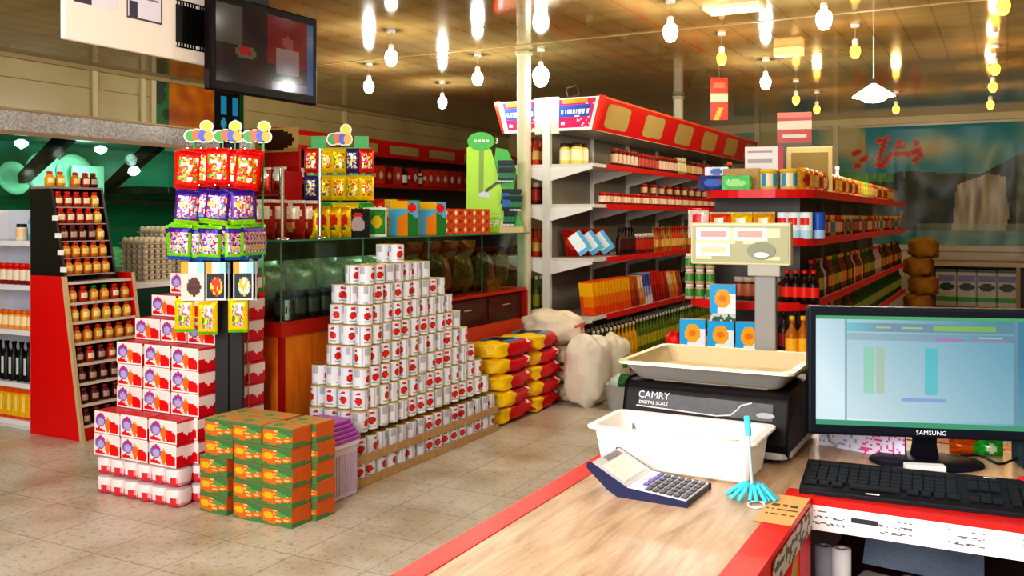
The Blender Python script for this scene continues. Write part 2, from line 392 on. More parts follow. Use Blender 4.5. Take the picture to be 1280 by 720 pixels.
for (px, s) in ((41, 1.), (140, 1.), (197, .6)):
    Y = YA(px, -7.1)
    P('strip_light', MB('glow').lathe([(0, -.06), (.05*s, -.03), (.055*s, 0), (.02, .02)], 12, (.8, 1, .93), c=(-7.25, Y, 2.13)))
for Y in (4.2, 5.6, 6.9):
    L = bpy.data.lights.new('counter_light', 'POINT'); L.energy = 6; L.color = (.75, 1, .88); L.shadow_soft_size = .08
    lo = bpy.data.objects.new('counter_light', L); lo.location = (-7.35+7.5, Y-5.6, 2.0); link(lo, parent=cc)
def plate(r): return MB('plastic').lathe([(0, 0), (r*.6, 0), (r*.7, .01), (r, .03), (r, .036), (r*.68, .018), (0, .012)], 28, H('c4e8d6'))
for (px, r, lab) in ((55, .2, 'large round white plate standing in the cold counter, left one'), (92, .2, 'large round white plate standing in the cold counter, middle one'), (15, .15, 'white cup-like dish at the left edge of the cold counter')):
    Y = YA(px, -7.7); put('serving_plate', plate(r), (-7.7, Y, 1.69+r), rot=(0, math.radians(78), 0), label=lab, cat='plate')
Y = YA(114, -7.55); put('serving_platter', MB('plastic').rbox(-.01, .02, -.17, .17, 0, .3, .01, H('d2f0e0')), (-7.6, Y, 1.684), label='square white platter standing beside the round plates', cat='plate')
def foodtray(col): return MB('gloss_print').rbox(-.2, .2, -.18, .18, 0, .1, .03, H('d0d8c8')).blob((0, 0, .1), (.17, .15, .09), .8, .8, 14, 8, lambda x, y, z: jit(col, .08), wob=.3)
for i, (px, col, lab) in enumerate(((172, H('d8d060'), 'white tray heaped with yellow food in the cold counter'), (203, H('b0a060'), 'white tray heaped with brown food in the cold counter'), (136, H('c0d8a0'), 'white tray heaped with pale food in the cold counter'))):
    put('food_tray', foodtray(col), (-7.45, YA(px, -7.45), 1.03), label=lab, cat='food tray')

# egg trays on a low table
eggt = thing('side_table', 'low white side table carrying the stacked egg trays', 'table', (-6.3, 5.5, 0))
put('table_top', MB('painted_metal').box(-.35, .35, -.55, .55, .95, .99, WHITE), parent=eggt)
for sx in (-1, 1):
    for sy in (-1, 1): put('leg', MB('painted_metal').box(sx*.31-.02, sx*.31+.02, sy*.5-.02, sy*.5+.02, 0, .95, WHITE), parent=eggt)
et = MB('matte_print').box(-.15, .15, -.15, .15, 0, .012, H('b8a890'))
for i in range(5):
    for j in range(5): et.blob((-.12+i*.06, -.12+j*.06, .032), (.022, .022, .028), 1, 1, 8, 6, lambda x, y, z: H('e6d6bc'))
et = et.mesh('egg_tray')
for s, (px, Y, n) in enumerate(((184, 5.35, 8), (204, 5.78, 10))):
    X = XA(px, Y)
    for i in range(n):
        put('egg_tray', et, (X, Y, .99+i*.042), label='%s egg tray from the table in the %s stack of eggs' % (nth(i+1), ('left', 'right')[s]), cat='egg tray', group='stacked egg trays')

# ================================================================ HANGING SIGN BOARD AND TELEVISION
Y0 = YA(80, -4.0); Y1 = 3.86
zb = ZA(48, -4.0, Y0)
sb = thing('notice_board', 'large white notice board hanging from the ceiling at upper left', 'sign board', (-4.0, (Y0+Y1)/2, zb))
W = Y1-Y0
put('board', MB('plastic').box(-.03, 0, -W/2, W/2, 0, .62, H('fbeedd')), parent=sb, bev=.008)
def note(u, v):
    if .1 < u < .9 and (int(v*26) % 3 == 0) and v > .25 and noise.noise(Vector((u*14, int(v*26), 3))) > -.25: return H('8a8494')
    if v < .2 and .05 < u < .3: return H('4a4858')
    return H('efe6ee')
def nbord(fn): return lambda u, v: H('55505c') if (u < .03 or u > .97 or v < .03 or v > .97) else fn(u, v)
def ypx(px): return YA(px, -4.0)-(Y0+Y1)/2
put('paper_notice', MB('matte_print').grid((.002, ypx(88), .19), (0, ypx(147)-ypx(88), 0), (0, 0, .42), 30, 40, lambda u, v: note(u*.7, v*.8)), parent=sb)
put('paper_notice', MB('matte_print').grid((.003, ypx(158), .17), (0, ypx(202)-ypx(158), 0), (0, 0, .45), 30, 44, nbord(note)), parent=sb)
def film(u, v): return WHITE if (v < .09 or v > .91) and (u*11 % 1) < .5 and .03 < min(v, 1-v) else H('0e0e0e')
put('film_strip_panel', MB('gloss_print').grid((.004, ypx(219), .07), (0, ypx(258)-ypx(219), 0), (0, 0, .26), 33, 30, film), parent=sb)
for yy in (-W/2+.1, W/2-.1): put('hanger', MB('painted_metal').tube([(-.015, yy, .6), (-.015, yy, 3-zb)], .006, H('888888')), parent=sb)

tv = thing('television', 'flat black television hanging from ceiling beside the white notice board', 'television', (-3.87, 4.2, 2.21), math.radians(-1.5))
put('frame', MB('black_plastic').box(-.05, .0, -.445, .43, 0, .545, H('150c0c')), parent=tv, bev=.008)
def tvp(u, v):
    n = noise.noise(Vector((u*4, v*4, 9)))*.06
    if math.hypot((u-.72)*1.1, (v-.66)*.75) < .07: return (.42+n, .24, .2)
    if abs(u-.72) < .13 and .22 < v < .56: return (.46+n, .36+n, .34)
    if math.hypot((u-.28)*.9, v-.42) < .09: return (.5, .1, .12) if math.hypot((u-.28)*.9, v-.44) < .06 else (.3, .3, .22)
    if u > .93: return (.22, .3, .42)
    if v < .1 and u > .55: return (.35, .33, .38)
    if u < .25 and v > .5: return (.26+n, .24, .2)
    if u > .5 and v > .35: return (.36+n, .08+n, .07)
    return (.16+n, .09+n, .07)
put('screen', MB('dim_screen').grid((.0015, -.405, .055), (0, .795, 0), (0, 0, .44), 44, 26, tvp), parent=tv)
put('ceiling_mount', MB('painted_metal').box(-.11, -.05, -.06, .06, .2, .79, BLK), parent=tv)

# ================================================================ WALL SHELVING WITH RED HEADER (left wall, far)
ws = thing('wall_shelving', 'long shelving against left wall with a red header band', 'shelving', (-7.8, 11, 0))
def P2(n, mb, par=ws, **k): return put(n, mb.xf(Matrix.Translation((7.8, -11, 0))), parent=par, **k)
P2('back_panel', MB('painted_metal').box(-8.0, -7.97, 8.35, 14.5, 0, 2.35, H('5a4634')))
hd = MB('gloss_print').box(-8.0, -7.55, 8.35, 14.5, 2.33, 2.56, H('c01c14'))
P2('header', hd)
for i in range(6): P2('header_window', MB('plastic').box(-7.551, -7.54, 8.6+i*1.0, 9.3+i*1.0, 2.38, 2.50, H('b49a60')))
for zz in (.15, .6, 1.0, 1.38, 1.95):
    P2('shelf', MB('painted_metal').box(-7.97, -7.5, 8.35, 14.5, zz-.03, zz, H('c8c0b0')).box(-7.5, -7.485, 8.35, 14.5, zz-.04, zz+.01, H('b81a14')))
P2('end_panel', MB('painted_metal').box(-8.0, -7.5, 8.3, 8.35, 0, 2.33, H('b01818')))

# ---- generic product meshes
def jar(r, h, body, cap, lab, caph=.2, n=14, labband=(.2, .7)):
    def fn(a, z):
        t = z/h
        if t > 1-caph: return cap
        if labband[0] < t < labband[1]: return lab
        return body
    return MB('gloss_print').lathe([(r*.92, 0), (r, .01*h), (r, h*.2), (r, h*.2+.0005), (r, h*.7), (r*.96, h*.76), (r*.8, h*.8), (r*.86, h*(1-caph)+.0005), (r*.86, h*.99), (r*.8, h)], n, c=(0, 0, 0), fn=fn)
def bottle(r, h, body, cap, lab, n=12):
    def fn(a, z):
        t = z/h
        if t > .9: return cap
        if .2 < t < .5: return lab
        return body
    return MB('gloss_print').lathe([(r*.9, 0), (r, .02*h), (r, h*.2), (r, h*.5), (r, h*.58), (r*.75, h*.66), (r*.36, h*.76), (r*.34, h*.9), (r*.42, h*.905), (r*.42, h*.99), (r*.3, h)], n, fn=fn)
def carton(w, d, h, fn, nu=10, nv=12, side=None, topc=None, mat='gloss_print'):
    # stands on z=0, front faces -Y
    return MB(mat).box(-w/2, w/2, -d/2, d/2, 0, h, topc or fn(.5, .5), front=(fn, nu, nv), side=((side or fn), max(4, nu//2), nv), back=(fn, nu, nv))
def pouch(w, d, h, fn, nu=12, nv=12, mat='foil', crimp=.06):
    # soft bag, front faces -Y
    mb = MB(mat)
    for sgn in (1, -1):
        def off(u, v):
            k = (max(0, 1-abs(2*u-1)**2.6)**.7)*(max(0, 1-abs(2*v-1)**3.5)**.7)
            if v < crimp or v > 1-crimp: k *= .25
            return d/2*k + .0012*math.sin(u*23)*math.sin(v*17)
        if sgn == 1: mb.grid((-w/2, 0, 0), (w, 0, 0), (0, 0, h), nu, nv, fn, None, off, True)
        else: mb.grid((w/2, 0, 0), (-w, 0, 0), (0, 0, h), nu, nv, lambda u, v: fn(1-u, v), None, off, True)
    return mb
def blotch(base, spots, sc=5, seed=0, border=None, bands=()):
    def fn(u, v):
        if border and (u < .07 or u > .93 or v < .06 or v > .94): return border
        for (v0, v1, c) in bands:
            if v0 < v < v1: return c
        for (cx, cy, rx, ry, c) in spots:
            if ((u-cx)/rx)**2+((v-cy)/ry)**2 < 1: return c
        n = noise.noise(Vector((u*sc+seed, v*sc, seed*1.7)))*.12
        return tuple(min(1, max(0, x+n)) for x in base)
    return fn

def chaos(base, cols, sc=7, seed=0, bands=(), x0=.12, y0=.16, y1=.8):
    def fn(u, v):
        for (v0, v1, c) in bands:
            if v0 < v < v1: return c
        if x0 < u < 1-x0 and y0 < v < y1:
            k = noise.noise(Vector((u*sc+seed, v*sc*1.3, seed*2.1)))+.5
            return cols[int(max(0, min(.999, k))*len(cols))]
        return base
    return fn
PAL = [H(x) for x in ('c8281c', 'd8761c', 'e0b020', '2c7a34', '24509c', 'e8e0d0', '7a2c1c', '5c1a12', 'b83a20', 'd0c08c', '3c3028', '902468')]
# wall shelving goods (seen between the racks): individual, small
def far_goods(shelf_z, Y0, Y1, X, lbl, protos, step):
    Y = Y0; i = 0
    while Y < Y1:
        i += 1; pr, pn, pc = random.choice(protos)
        put(pn, pr, (X, Y, shelf_z), rz=PI/2, label='%s %s from the near end of the %s' % (nth(i), pc, lbl), cat=pn.split('_')[-1], group='goods on the ' + lbl)
        Y += step*random.uniform(.95, 1.1)
FG = []
for i in range(6):
    c1, c2 = random.choice([H('c01810'), H('b8281c'), H('d04018'), H('8c1410'), H('d87820')]), random.choice([H('e8d8b0'), H('e0a020'), H('f0e8e0')])
    FG.append((carton(.17, .12, .26, blotch(c1, [(.5, .5, .25, .16, c2)], seed=i), 8, 10).mesh('snack_box'), 'snack_box', 'red snack box'))
FG.append((jar(.05, .2, H('3a1c10'), H('e8e0d0'), H('c8b890')).mesh('sauce_jar'), 'sauce_jar', 'dark jar with pale lid'))
FG.append((jar(.055, .22, H('20120c'), H('101010'), H('e8e0d8')).mesh('sauce_jar'), 'sauce_jar', 'black-lidded jar'))
far_goods(1.95, 8.6, 13.6, -7.62, 'upper wall shelf', FG, .2)
far_goods(1.38, 8.6, 13.6, -7.62, 'lower wall shelf', FG, .2)
# tan light box with dark oval, above a red rack at the vitrine's rear
def oval(u, v): return H('3a1c12') if ((u-.55)/.36)**2+((v-.5)/.42)**2 < 1 else (H('c8a468') if v > .2 else H('b08850'))
Yq = 7.9
X0q, X1q = XA(312, Yq), XA(374, Yq)
br = thing('bread_rack', 'red rack topped by a tan panel with a dark oval', 'rack', ((X0q+X1q)/2, Yq, 0)); w2 = (X1q-X0q)/2
put('oval_panel', MB('gloss_print').grid((-w2, -.01, ZA(192, X0q, Yq)), (2*w2, 0, 0), (0, 0, .27), 24, 12, oval), parent=br)
put('back_panel', MB('painted_metal').box(-w2, w2, 0, .03, 0, 2.3, H('a01612')), parent=br)
for zz in (.9, 1.35, 1.75): put('shelf', MB('painted_metal').box(-w2, w2, -.3, 0, zz-.02, zz, H('8a1814')), parent=br)
for sx in (-1, 1): put('side_panel', MB('painted_metal').box(sx*w2-.015, sx*w2+.015, -.3, .03, 0, 2.0, H('8a1410')), parent=br)
bb = pouch(.2, .1, .3, blotch(H('b03018'), [(.5, .72, .4, .2, H('f0e4d4')), (.5, .3, .2, .12, H('701810'))], bands=((.9, 1, H('f0e4d4')),)), mat='foil').mesh('bread_bag')
ii = 0
for zz in (1.35, 1.75):
    for xx in (-w2*.6, 0, w2*.6):
        ii += 1; put('bread_bag', bb, ((X0q+X1q)/2+xx, Yq-.15, zz), label='%s red and white bag on the %s shelf of the bread rack' % (('left', 'middle', 'right')[(ii-1) % 3], 'upper' if zz > 1.5 else 'lower'), cat='bag', group='bags on the bread rack')

# ================================================================ WHITE SHELF UNIT at far left
wu = thing('white_shelf_unit', 'white open shelf unit at left edge beside the red spice stand', 'shelf unit', (-6.5, 4.4, 0))
put('side_panel', MB('painted_metal').box(.42, .47, -.2, .25, 0, 1.56, H('e6e4e4')), parent=wu, bev=.004)
put('side_panel', MB('painted_metal').box(-.47, -.42, -.2, .25, 0, 1.56, H('e6e4e4')), parent=wu, bev=.004)
put('back_panel', MB('painted_metal').box(-.42, .42, .2, .22, .05, 1.56, H('d4d4de')), parent=wu)
SZ = [.06, .325, .70, 1.02, 1.335]
for zz in SZ: put('shelf', MB('painted_metal').box(-.42, .42, -.2, .2, zz-.035, zz, H('eeecec')), parent=wu)
put('plinth', MB('painted_metal').box(-.42, .42, -.19, -.17, 0, .03, H('e0dedc')), parent=wu)
def row_x(proto, name, cat, Xs, Y, z, lbl, group, rz=0):
    for i, X in enumerate(Xs): put(name, proto, (X, Y, z), rz=rz, label='%s %s' % (nth(i+1), lbl), cat=cat, group=group)
Xs5 = [-6.10-.085*i for i in range(8)]
row_x(carton(.075, .09, .22, blotch(H('f0b818'), [(.5, .5, .25, .3, H('f8e890'))], bands=((0, .12, H('d84818')), (.86, 1, H('e86018')))), 6, 12).mesh('juice_carton'), 'juice_carton', 'carton', Xs5, 4.27, .06, 'yellow carton from the right on bottom shelf of white unit', 'yellow cartons on the white unit')
def blackb(a, z): return H('cfd8d4') if (.05 < z < .17 and abs(((a+PI/2) % (2*PI))-0) < .5) or (.05 < z < .17 and ((a+PI/2) % (2*PI)) > 2*PI-.5) else H('0c0c0c')
row_x(MB('gloss_print').lathe([(.034, 0), (.038, .01), (.038, .05), (.038, .17), (.03, .2), (.014, .23), (.014, .26), (.018, .26), (.018, .28)], 16, fn=blackb).mesh('black_bottle'), 'black_bottle', 'bottle', Xs5, 4.27, .325, 'black bottle from the right on second shelf of white unit', 'black bottles on the white unit')
row_x(jar(.033, .13, H('e8a040'), H('d86818'), H('f0d8a8')).mesh('preserve_jar'), 'preserve_jar', 'jar', [-6.09-.07*i for i in range(8)], 4.27, .70, 'orange-lidded jar from the right on third shelf of white unit', 'orange jars on the white unit')
row_x(jar(.033, .15, H('7a1c10'), H('d02010'), H('e8d8c0'), .3).mesh('sauce_jar'), 'sauce_jar', 'jar', [-6.09-.075*i for i in range(7)], 4.27, 1.02, 'red-lidded jar from the right on fourth shelf of white unit', 'red jars on the white unit')
for i, (X, cb, lab) in enumerate(((-6.10, H('3aa0d8'), 'blue bottle right of centre on top shelf of white unit'), (-6.18, H('4ab0e0'), 'pale blue bottle on top shelf of white unit'))):
    put('blue_bottle', bottle(.035, .24, cb, H('2080c0'), H('a0d8f0')), (X, 4.3, 1.335), label=lab, cat='bottle')
put('cream_cup', jar(.04, .12, H('e8dcc8'), H('202020'), H('e8c898')), (-6.27, 4.27, 1.335), label='cream pot with a black lid on white unit top shelf', cat='pot')

# ================================================================ SPICE STAND (red base, black upper)
sp = thing('spice_stand', 'red slanted spice stand with narrow white shelves', 'display stand', (-5.75, 4.43, 0))
def face_x(z): return .30-.19*z/1.1        # slanted front, relative to base
for Y in (-.28, .26): put('side_panel', MB('gloss_print').prism([(-.25, 0), (face_x(0), 0), (face_x(1.1), 1.1), (-.25, 1.1)], 'y', Y, Y+.02, H('d00a0a')), parent=sp)
for Y in (-.29, .265): put('edge_strip', MB('painted_metal').prism([(face_x(0)-.02, 0), (face_x(0)+.008, 0), (face_x(1.1)+.008, 1.1), (face_x(1.1)-.02, 1.1)], 'y', Y, Y+.024, H('c8b088')), parent=sp)
put('back_panel', MB('gloss_print').box(-.25, -.23, -.26, .26, 0, 1.1, H('5c0c0a')), parent=sp)
put('inner_board', MB('matte_print').prism([(-.22, 0), (face_x(0)-.14, 0), (face_x(1.1)-.14, 1.1), (-.22, 1.1)], 'y', -.255, .255, H('2c0e0a')), parent=sp)
LZ = [.10, .24, .38, .51, .65, .79, .92, 1.06]
for zz in LZ:
    put('shelf', MB('painted_metal').box(face_x(zz)-.14, face_x(zz), -.26, .26, zz-.018, zz, H('d8cab8')), parent=sp)
put('kick_board', MB('gloss_print').box(face_x(0)-.03, face_x(0)-.01, -.26, .26, 0, .085, H('b80c0c')), parent=sp)
def spice(body, cap, lab):
    def fn(a, z):
        if z > .085: return cap
        if .025 < z < .062 and (a < .9 or a > 2*PI-.9): return lab
        return body
    return MB('gloss_print').lathe([(.02, 0), (.031, .004), (.033, .025), (.033, .045), (.032, .062), (.024, .075), (.016, .084), (.019, .085), (.019, .104), (.015, .107)], 14, fn=fn).mesh('spice_jar')
SJ = {k: spice(*v) for k, v in {'amber': (H('c8781c'), H('b01c10'), H('e8c878')), 'red': (H('a83010'), H('c01810'), H('e8d8b8')), 'dark': (H('4a1c10'), H('7a1410'), H('b89888')), 'gold': (H('d89c20'), H('c03010'), H('f0dca0')), 'green-capped': (H('c87818'), H('1c6a20'), H('e8c060'))}.items()}
kinds = {7: ['amber', 'red', 'green-capped', 'green-capped', 'red', 'amber'], }
for r, zz in enumerate(LZ[:-1]):
    for i in range(6):
        kd = ['dark', 'dark', 'dark', 'dark', 'amber', 'gold', 'x'][r] if r < 6 else ['amber', 'red', 'green-capped', 'green-capped', 'red', 'amber'][i]
        if r == 3 and i % 2: kd = 'red'
        put('spice_jar', SJ[kd], (-5.75+face_x(zz)-.045, 4.43-.215+i*.086, zz), rz=0, label='%s spice jar, %s from the left on %s shelf of red stand' % (kd, nth(i+1), nth(r+1)), cat='jar', group='spice jars on the red stand')
ur = thing('spice_rack', 'black-sided slanted spice rack on top of the red stand', 'rack', (-5.75, 4.36, 1.1))
def ux(z): return .11-.15*z/.62
for Y in (-.21, .19): put('side_panel', MB('gloss_print').prism([(-.25, 0), (ux(0), 0), (ux(.6), .6), (-.25, .6)], 'y', Y, Y+.02, H('1a0d0a')), parent=ur)
put('back_panel', MB('gloss_print').box(-.25, -.22, -.19, .19, 0, .6, H('2a100c')), parent=ur)
put('inner_board', MB('gloss_print').prism([(-.21, 0), (ux(0)-.1, 0), (ux(.6)-.1, .6), (-.21, .6)], 'y', -.188, .188, H('240c08')), parent=ur)
UZ = [.01, .125, .24, .36, .475]
for zz in UZ: put('shelf', MB('painted_metal').box(ux(zz)-.1, ux(zz)+.004, -.19, .19, zz-.008, zz, H('a89890')), parent=ur)
put('top_board', MB('gloss_print').box(-.25, ux(.6), -.21, .21, .6, .615, H('8a7c74')), parent=ur)
for i, zz in enumerate(UZ[:-1]): put('price_tag', MB('matte_print').box(ux(zz)-.03, ux(zz)+.03, -.218, -.212, zz+.02, zz+.055, WHITE), parent=ur)
for r, zz in enumerate(UZ):
    for i in range(5):
        kd = ['amber', 'amber', 'dark', 'red', 'red'][r]
        if i == 4 and r > 1: kd = 'gold'
        put('spice_jar', SJ[kd], (-5.75+ux(zz)-.04, 4.36-.15+i*.073, 1.1+zz), label='%s spice jar, %s from the left on %s shelf of black rack' % (kd, nth(i+1), nth(r+1)), cat='jar', group='spice jars on the black rack')
for i, (yy, kd, lab) in enumerate(((-.17, 'gold', 'golden jar at left end atop the black spice rack'), (-.09, 'gold', 'second golden jar atop the black spice rack'), (.03, 'amber', 'amber jar in the middle atop the black spice rack'), (.11, 'red', 'reddish jar atop the black spice rack'), (.175, 'dark', 'dark jar at right end atop the black spice rack'))):
    put('spice_jar', SJ[kd], (-5.85, 4.36+yy, 1.715), label=lab, cat='jar')

# ================================================================ RED AND WHITE PACKS, STEPPED PILE
def packf(u, v):
    if u < .035 or u > .965 or v < .06 or v > .95: return H('f4e6e2')
    if ((u-.24)/.2)**2+((v-.6)/.3)**2 < 1: return H('a83a8c') if v > .68 else (H('b8a8d4') if ((u-.25)/.12)**2+((v-.52)/.18)**2 < 1 else H('7a68b0'))
    if ((u-.53)/.1)**2+((v-.42)/.34)**2 < 1: return H('e8742a') if v < .62 else H('f0a050')
    if v < .16+.1*math.sin(u*9) : return H('d81420')
    if u > .62 and v < .48-.1*math.sin(u*7): return H('d4101c')
    return H('f6e2dc')
def packs(u, v):
    if u < .06 or u > .94: return H('f2dcd8')
    return H('c81420') if v < .42+.08*math.sin(u*8) else (H('efe0dc') if v < .88 else H('c83038'))
PK = MB('gloss_print').box(-.1, .1, -.06, .06, 0, .118, H('c0242c'), front=(packf, 24, 14), side=(packs, 8, 10)).mesh('tissue_pack')
def smallf(u, v):
    if ((u-.5)/.42)**2+((v-.5)/.5)**2 > 1: return H('d8b0b0')
    return H('cc5a60') if v < .42 or ((u-.5)/.18)**2+((v-.55)/.2)**2 < 1 else H('e8d4d0')
SP = MB('film').box(-.0505, .0505, -.0605, .0605, 0, .0835, WHITE).mesh('x')
SMP = MB('gloss_print').blob((0, 0, .041), (.0505, .06, .041), .45, .55, 20, 12, lambda x, y, z: (H('d23a44') if abs(x) < .8 else H('e8a8ac')) if z < -.05+.25*math.sin(x*5) else (H('f2e4e2') if z < .7 else H('c4aeb0'))).mesh('wrapped_tub')
rows = [(3.42, 2, 0), (3.54, 5, .03), (3.66, 6, .03), (3.78, 7, .03), (3.90, 8, .04)]    # front Y, pack layers above the two tub layers
XL = -4.40
for r, (Y, n, dx) in enumerate(rows):
    for t in range(2):
        for i in range(6):
            if r == 0 or i == 5 or i == 0:
                put('wrapped_tub', SMP, scale=(1, 1, 1.28), loc=(XL+.055+dx+i*.105, Y+.06, t*.105), label='%s shrink-wrapped tub from the left, %s layer, %s row of red pile' % (nth(i+1), ('bottom', 'upper')[t], nth(r+1)), cat='tub', group='wrapped tubs under the red packs')
    prev = rows[r-1][1] if r else 0
    for t in range(n):
        for i in range(3):
            if t >= prev or i in (0, 2):
                j = random.uniform(-.006, .006)
                put('tissue_pack', PK, (XL+.105+dx+i*.21+j, Y+.06, .210+t*.121), rz=random.uniform(-.02, .02), label='red and white pack, %s column, %s layer, %s row from the front' % (('left', 'middle', 'right')[i], nth(t+1), nth(r+1)), cat='pack', group='red and white packs in the stepped pile')

# ================================================================ ORANGE FRUIT BOXES
def obf(u, v):
    if v < .09 or v > .95: return H('5c7c48')
    if v > .72+.14*math.sin(u*4+.6): return H('4c7848')
    if v < .2-.1*math.sin(u*5): return H('547c48')
    if ((u-.2)/.16)**2+((v-.5)/.2)**2 < 1: return H('d8b428')
    if ((u-.66)/.2)**2+((v-.62)/.11)**2 < 1: return H('5a9a4c')
    if u > .35 and abs(((v-.42)*1.3+(u-.35)*.35) % .2-.1) < .03: return H('f2c07a')
    return H('cc7028')
def obs(u, v):
    if v < .2+.1*math.sin(u*5): return H('587e4c')
    return H('c8642a')
def obt(u, v):
    if abs(u-.5) < .03: return H('c8a860')
    return H('6c9a50') if ((u-.3)/.14)**2+((v-.4)/.2)**2 < 1 else (H('d88a3c') if ((u-.72)/.16)**2+((v-.55)/.2)**2 < 1 else H('bc9a60'))
OB = MB('matte_print').box(-.094, .094, -.07, .07, 0, .094, H('caa060'), front=(obf, 22, 12), side=(obs, 10, 8), top=(obt, 14, 10)).mesh('fruit_box')
for c_ in range(3):
    for d_ in range(2):
        for t in range(5):
            dx = -.035 if c_ == 0 and t < 3 else 0
            X = -3.52+c_*.193+dx+(.03 if d_ and c_ == 2 else 0)+random.uniform(-.004, .004); Y = 3.533+d_*.146+(.0 if c_ else .0)
            put('fruit_box', OB, (X, Y, t*.0965), rz=random.uniform(-.015, .015), label='orange fruit carton, %s stack of the %s row, %s from the floor' % (('left', 'middle', 'right')[c_], ('front', 'back')[d_], nth(t+1)), cat='box', group='orange fruit cartons stacked on the floor')

# ================================================================ BASKET WITH PURPLE LID
X0, X1, Ya, Yb = -3.40, -3.11, 3.84, 4.10
bk = thing('laundry_basket', 'white plastic basket with purple lid between fruit cartons and tins', 'basket', (X0, Ya, 0))
w, d = X1-X0, Yb-Ya
put('tub', MB('plastic').rbox(.01, w-.01, .01, d-.01, 0, .29, .02, H('d8c8d6')).rbox(0, w, 0, d, .27, .3, .02, H('e8dde6')), parent=bk)
ribs = MB('plastic')
for i in range(9): ribs.box(w-.011, w-.006, .035+i*.023, .045+i*.023, .03, .24, H('c0b0c4'))
for i in range(9): ribs.box(.03+i*.025, .04+i*.025, .006, .011, .03, .24, H('c0b0c4'))
put('ribbing', ribs, parent=bk)
lid = MB('plastic')
for i in range(5): lid.rbox(-.005+.01*i, w+.005-.01*i, -.005+.01*i, d+.005-.01*i, .30+i*.022, .323+i*.022, .025, H('a850b0'))
put('lid', lid, parent=bk, label='purple ridged lid')

# ================================================================ TIN PYRAMID
def tin(ph):
    R, h = .049, .114
    def fn(a, z):
        d = ((a-ph+PI) % (2*PI))-PI
        if z < .006 or z > h-.004: return H('c4bc9c')
        for dd in (d, abs(d)-PI):
            if (dd/.48)**2+((z-.052)/.021)**2 < 1: return H('d22818') if (dd/.4)**2+((z-.05)/.017)**2 < 1 else H('8a2a1c')
            if (dd/.3)**2+((z-.092)/.009)**2 < 1: return H('c83038')
            if abs(dd) < .5 and .016 < z < .024: return H('9aa0a8')
        if abs(abs(d)-PI/2) < .35 and int(z*260) % 2: return H('b4b8be')
        if abs(abs(d)-.95) < .06: return H('b8bcc4')
        return H('e6e8ee')
    prof = [(R, 0), (R, .004)]+[(R*.985, .008+i*(h-.014)/14) for i in range(15)]+[(R, h-.003), (R, h)]
    mb = MB('gloss_print'); mb.lathe(prof, 32, fn=fn)
    mb.lathe([(R*.93, h+.0004), (R*.93, h-.003), (0, h-.003)], 32, H('d8c070'), 'metal'); return mb.mesh('tomato_tin')
TINS = [tin(a) for a in (0, -.5, -1.2, -2.0, .7, 2.6)]
HT = .1165
nlay = 11
spec = []
for k_ in range(nlay):
    yn = 4.20+.04*k_; cols = 4 if k_ < 5 else 3 if k_ < 9 else 2
    n = [16, 16, 15, 14, 13, 12, 11, 10, 9, 7, 1][k_]
    xr_ = -3.22-.022*k_
    if k_ == 10: yn = 4.92; cols = 2; xr_ = -3.455
    spec.append((yn, n, cols, xr_))
for k_, (yn, n, cols, xr_) in enumerate(spec):
    z = .03+k_*HT if k_ < 2 else .05+k_*HT
    up = spec[k_+1] if k_+1 < nlay else None
    for i in range(n):
        for c_ in range(cols):
            x = xr_-c_*.1; y = yn+i*.1
            vis = c_ == 0 or i == 0 or i == n-1
            if not vis and up:
                uy0, uy1 = up[0]-.05, up[0]+up[1]*.1-.05; ux0 = up[3]-up[2]*.1+.05; ux1 = up[3]+.05
                if not (uy0 < y < uy1 and ux0 < x < ux1): vis = True
            if k_ < 2 and not (c_ == 0 or i == 0): vis = False
            if vis:
                put('tomato_tin', TINS[random.randrange(6)], (x+random.uniform(-.003, .003), y+random.uniform(-.0015, .0015), z), rz=random.uniform(-.15, .15),
                    label='white tomato tin, %s layer, %s along the aisle, %s column from the aisle' % (nth(k_+1) if k_ < 10 else 'topmost', nth(i+1), nth(c_+1)), cat='tin', group='tomato tins in the big pyramid')
for k_ in range(2):
    trn = 4
    for i in range(trn):
        y0 = 4.145+i*.402; z = .0+k_*HT*1.1
        t_ = thing('cardboard_tray', '%s cardboard tray of tins from the near end, %s tier' % (nth(i+1), ('floor', 'upper')[k_]), 'tray', (-3.42, y0, z), group='cardboard trays under the tin pyramid')
        put('base', MB('cardboard').box(-.25, .255, .0, .4, .002 if k_ == 0 else .012, .028 if k_ == 0 else .022, TAN), parent=t_)
        put('side', MB('cardboard').box(.252, .256, 0, .4, .002, .05, TAN), parent=t_)
        if i == 0: put('side', MB('cardboard').box(-.25, .256, -.004, 0, .002, .05, TAN), parent=t_)
put('shrink_wrap', MB('film').grid((-3.156, 4.14, .005), (0, 1.64, 0), (0, 0, .257), 30, 5, lambda u, v: WHITE, None, lambda u, v: .004*noise.noise(Vector((u*30, v*4, 0))), True), label='clear film wrapped round the lowest tin trays', cat='film')

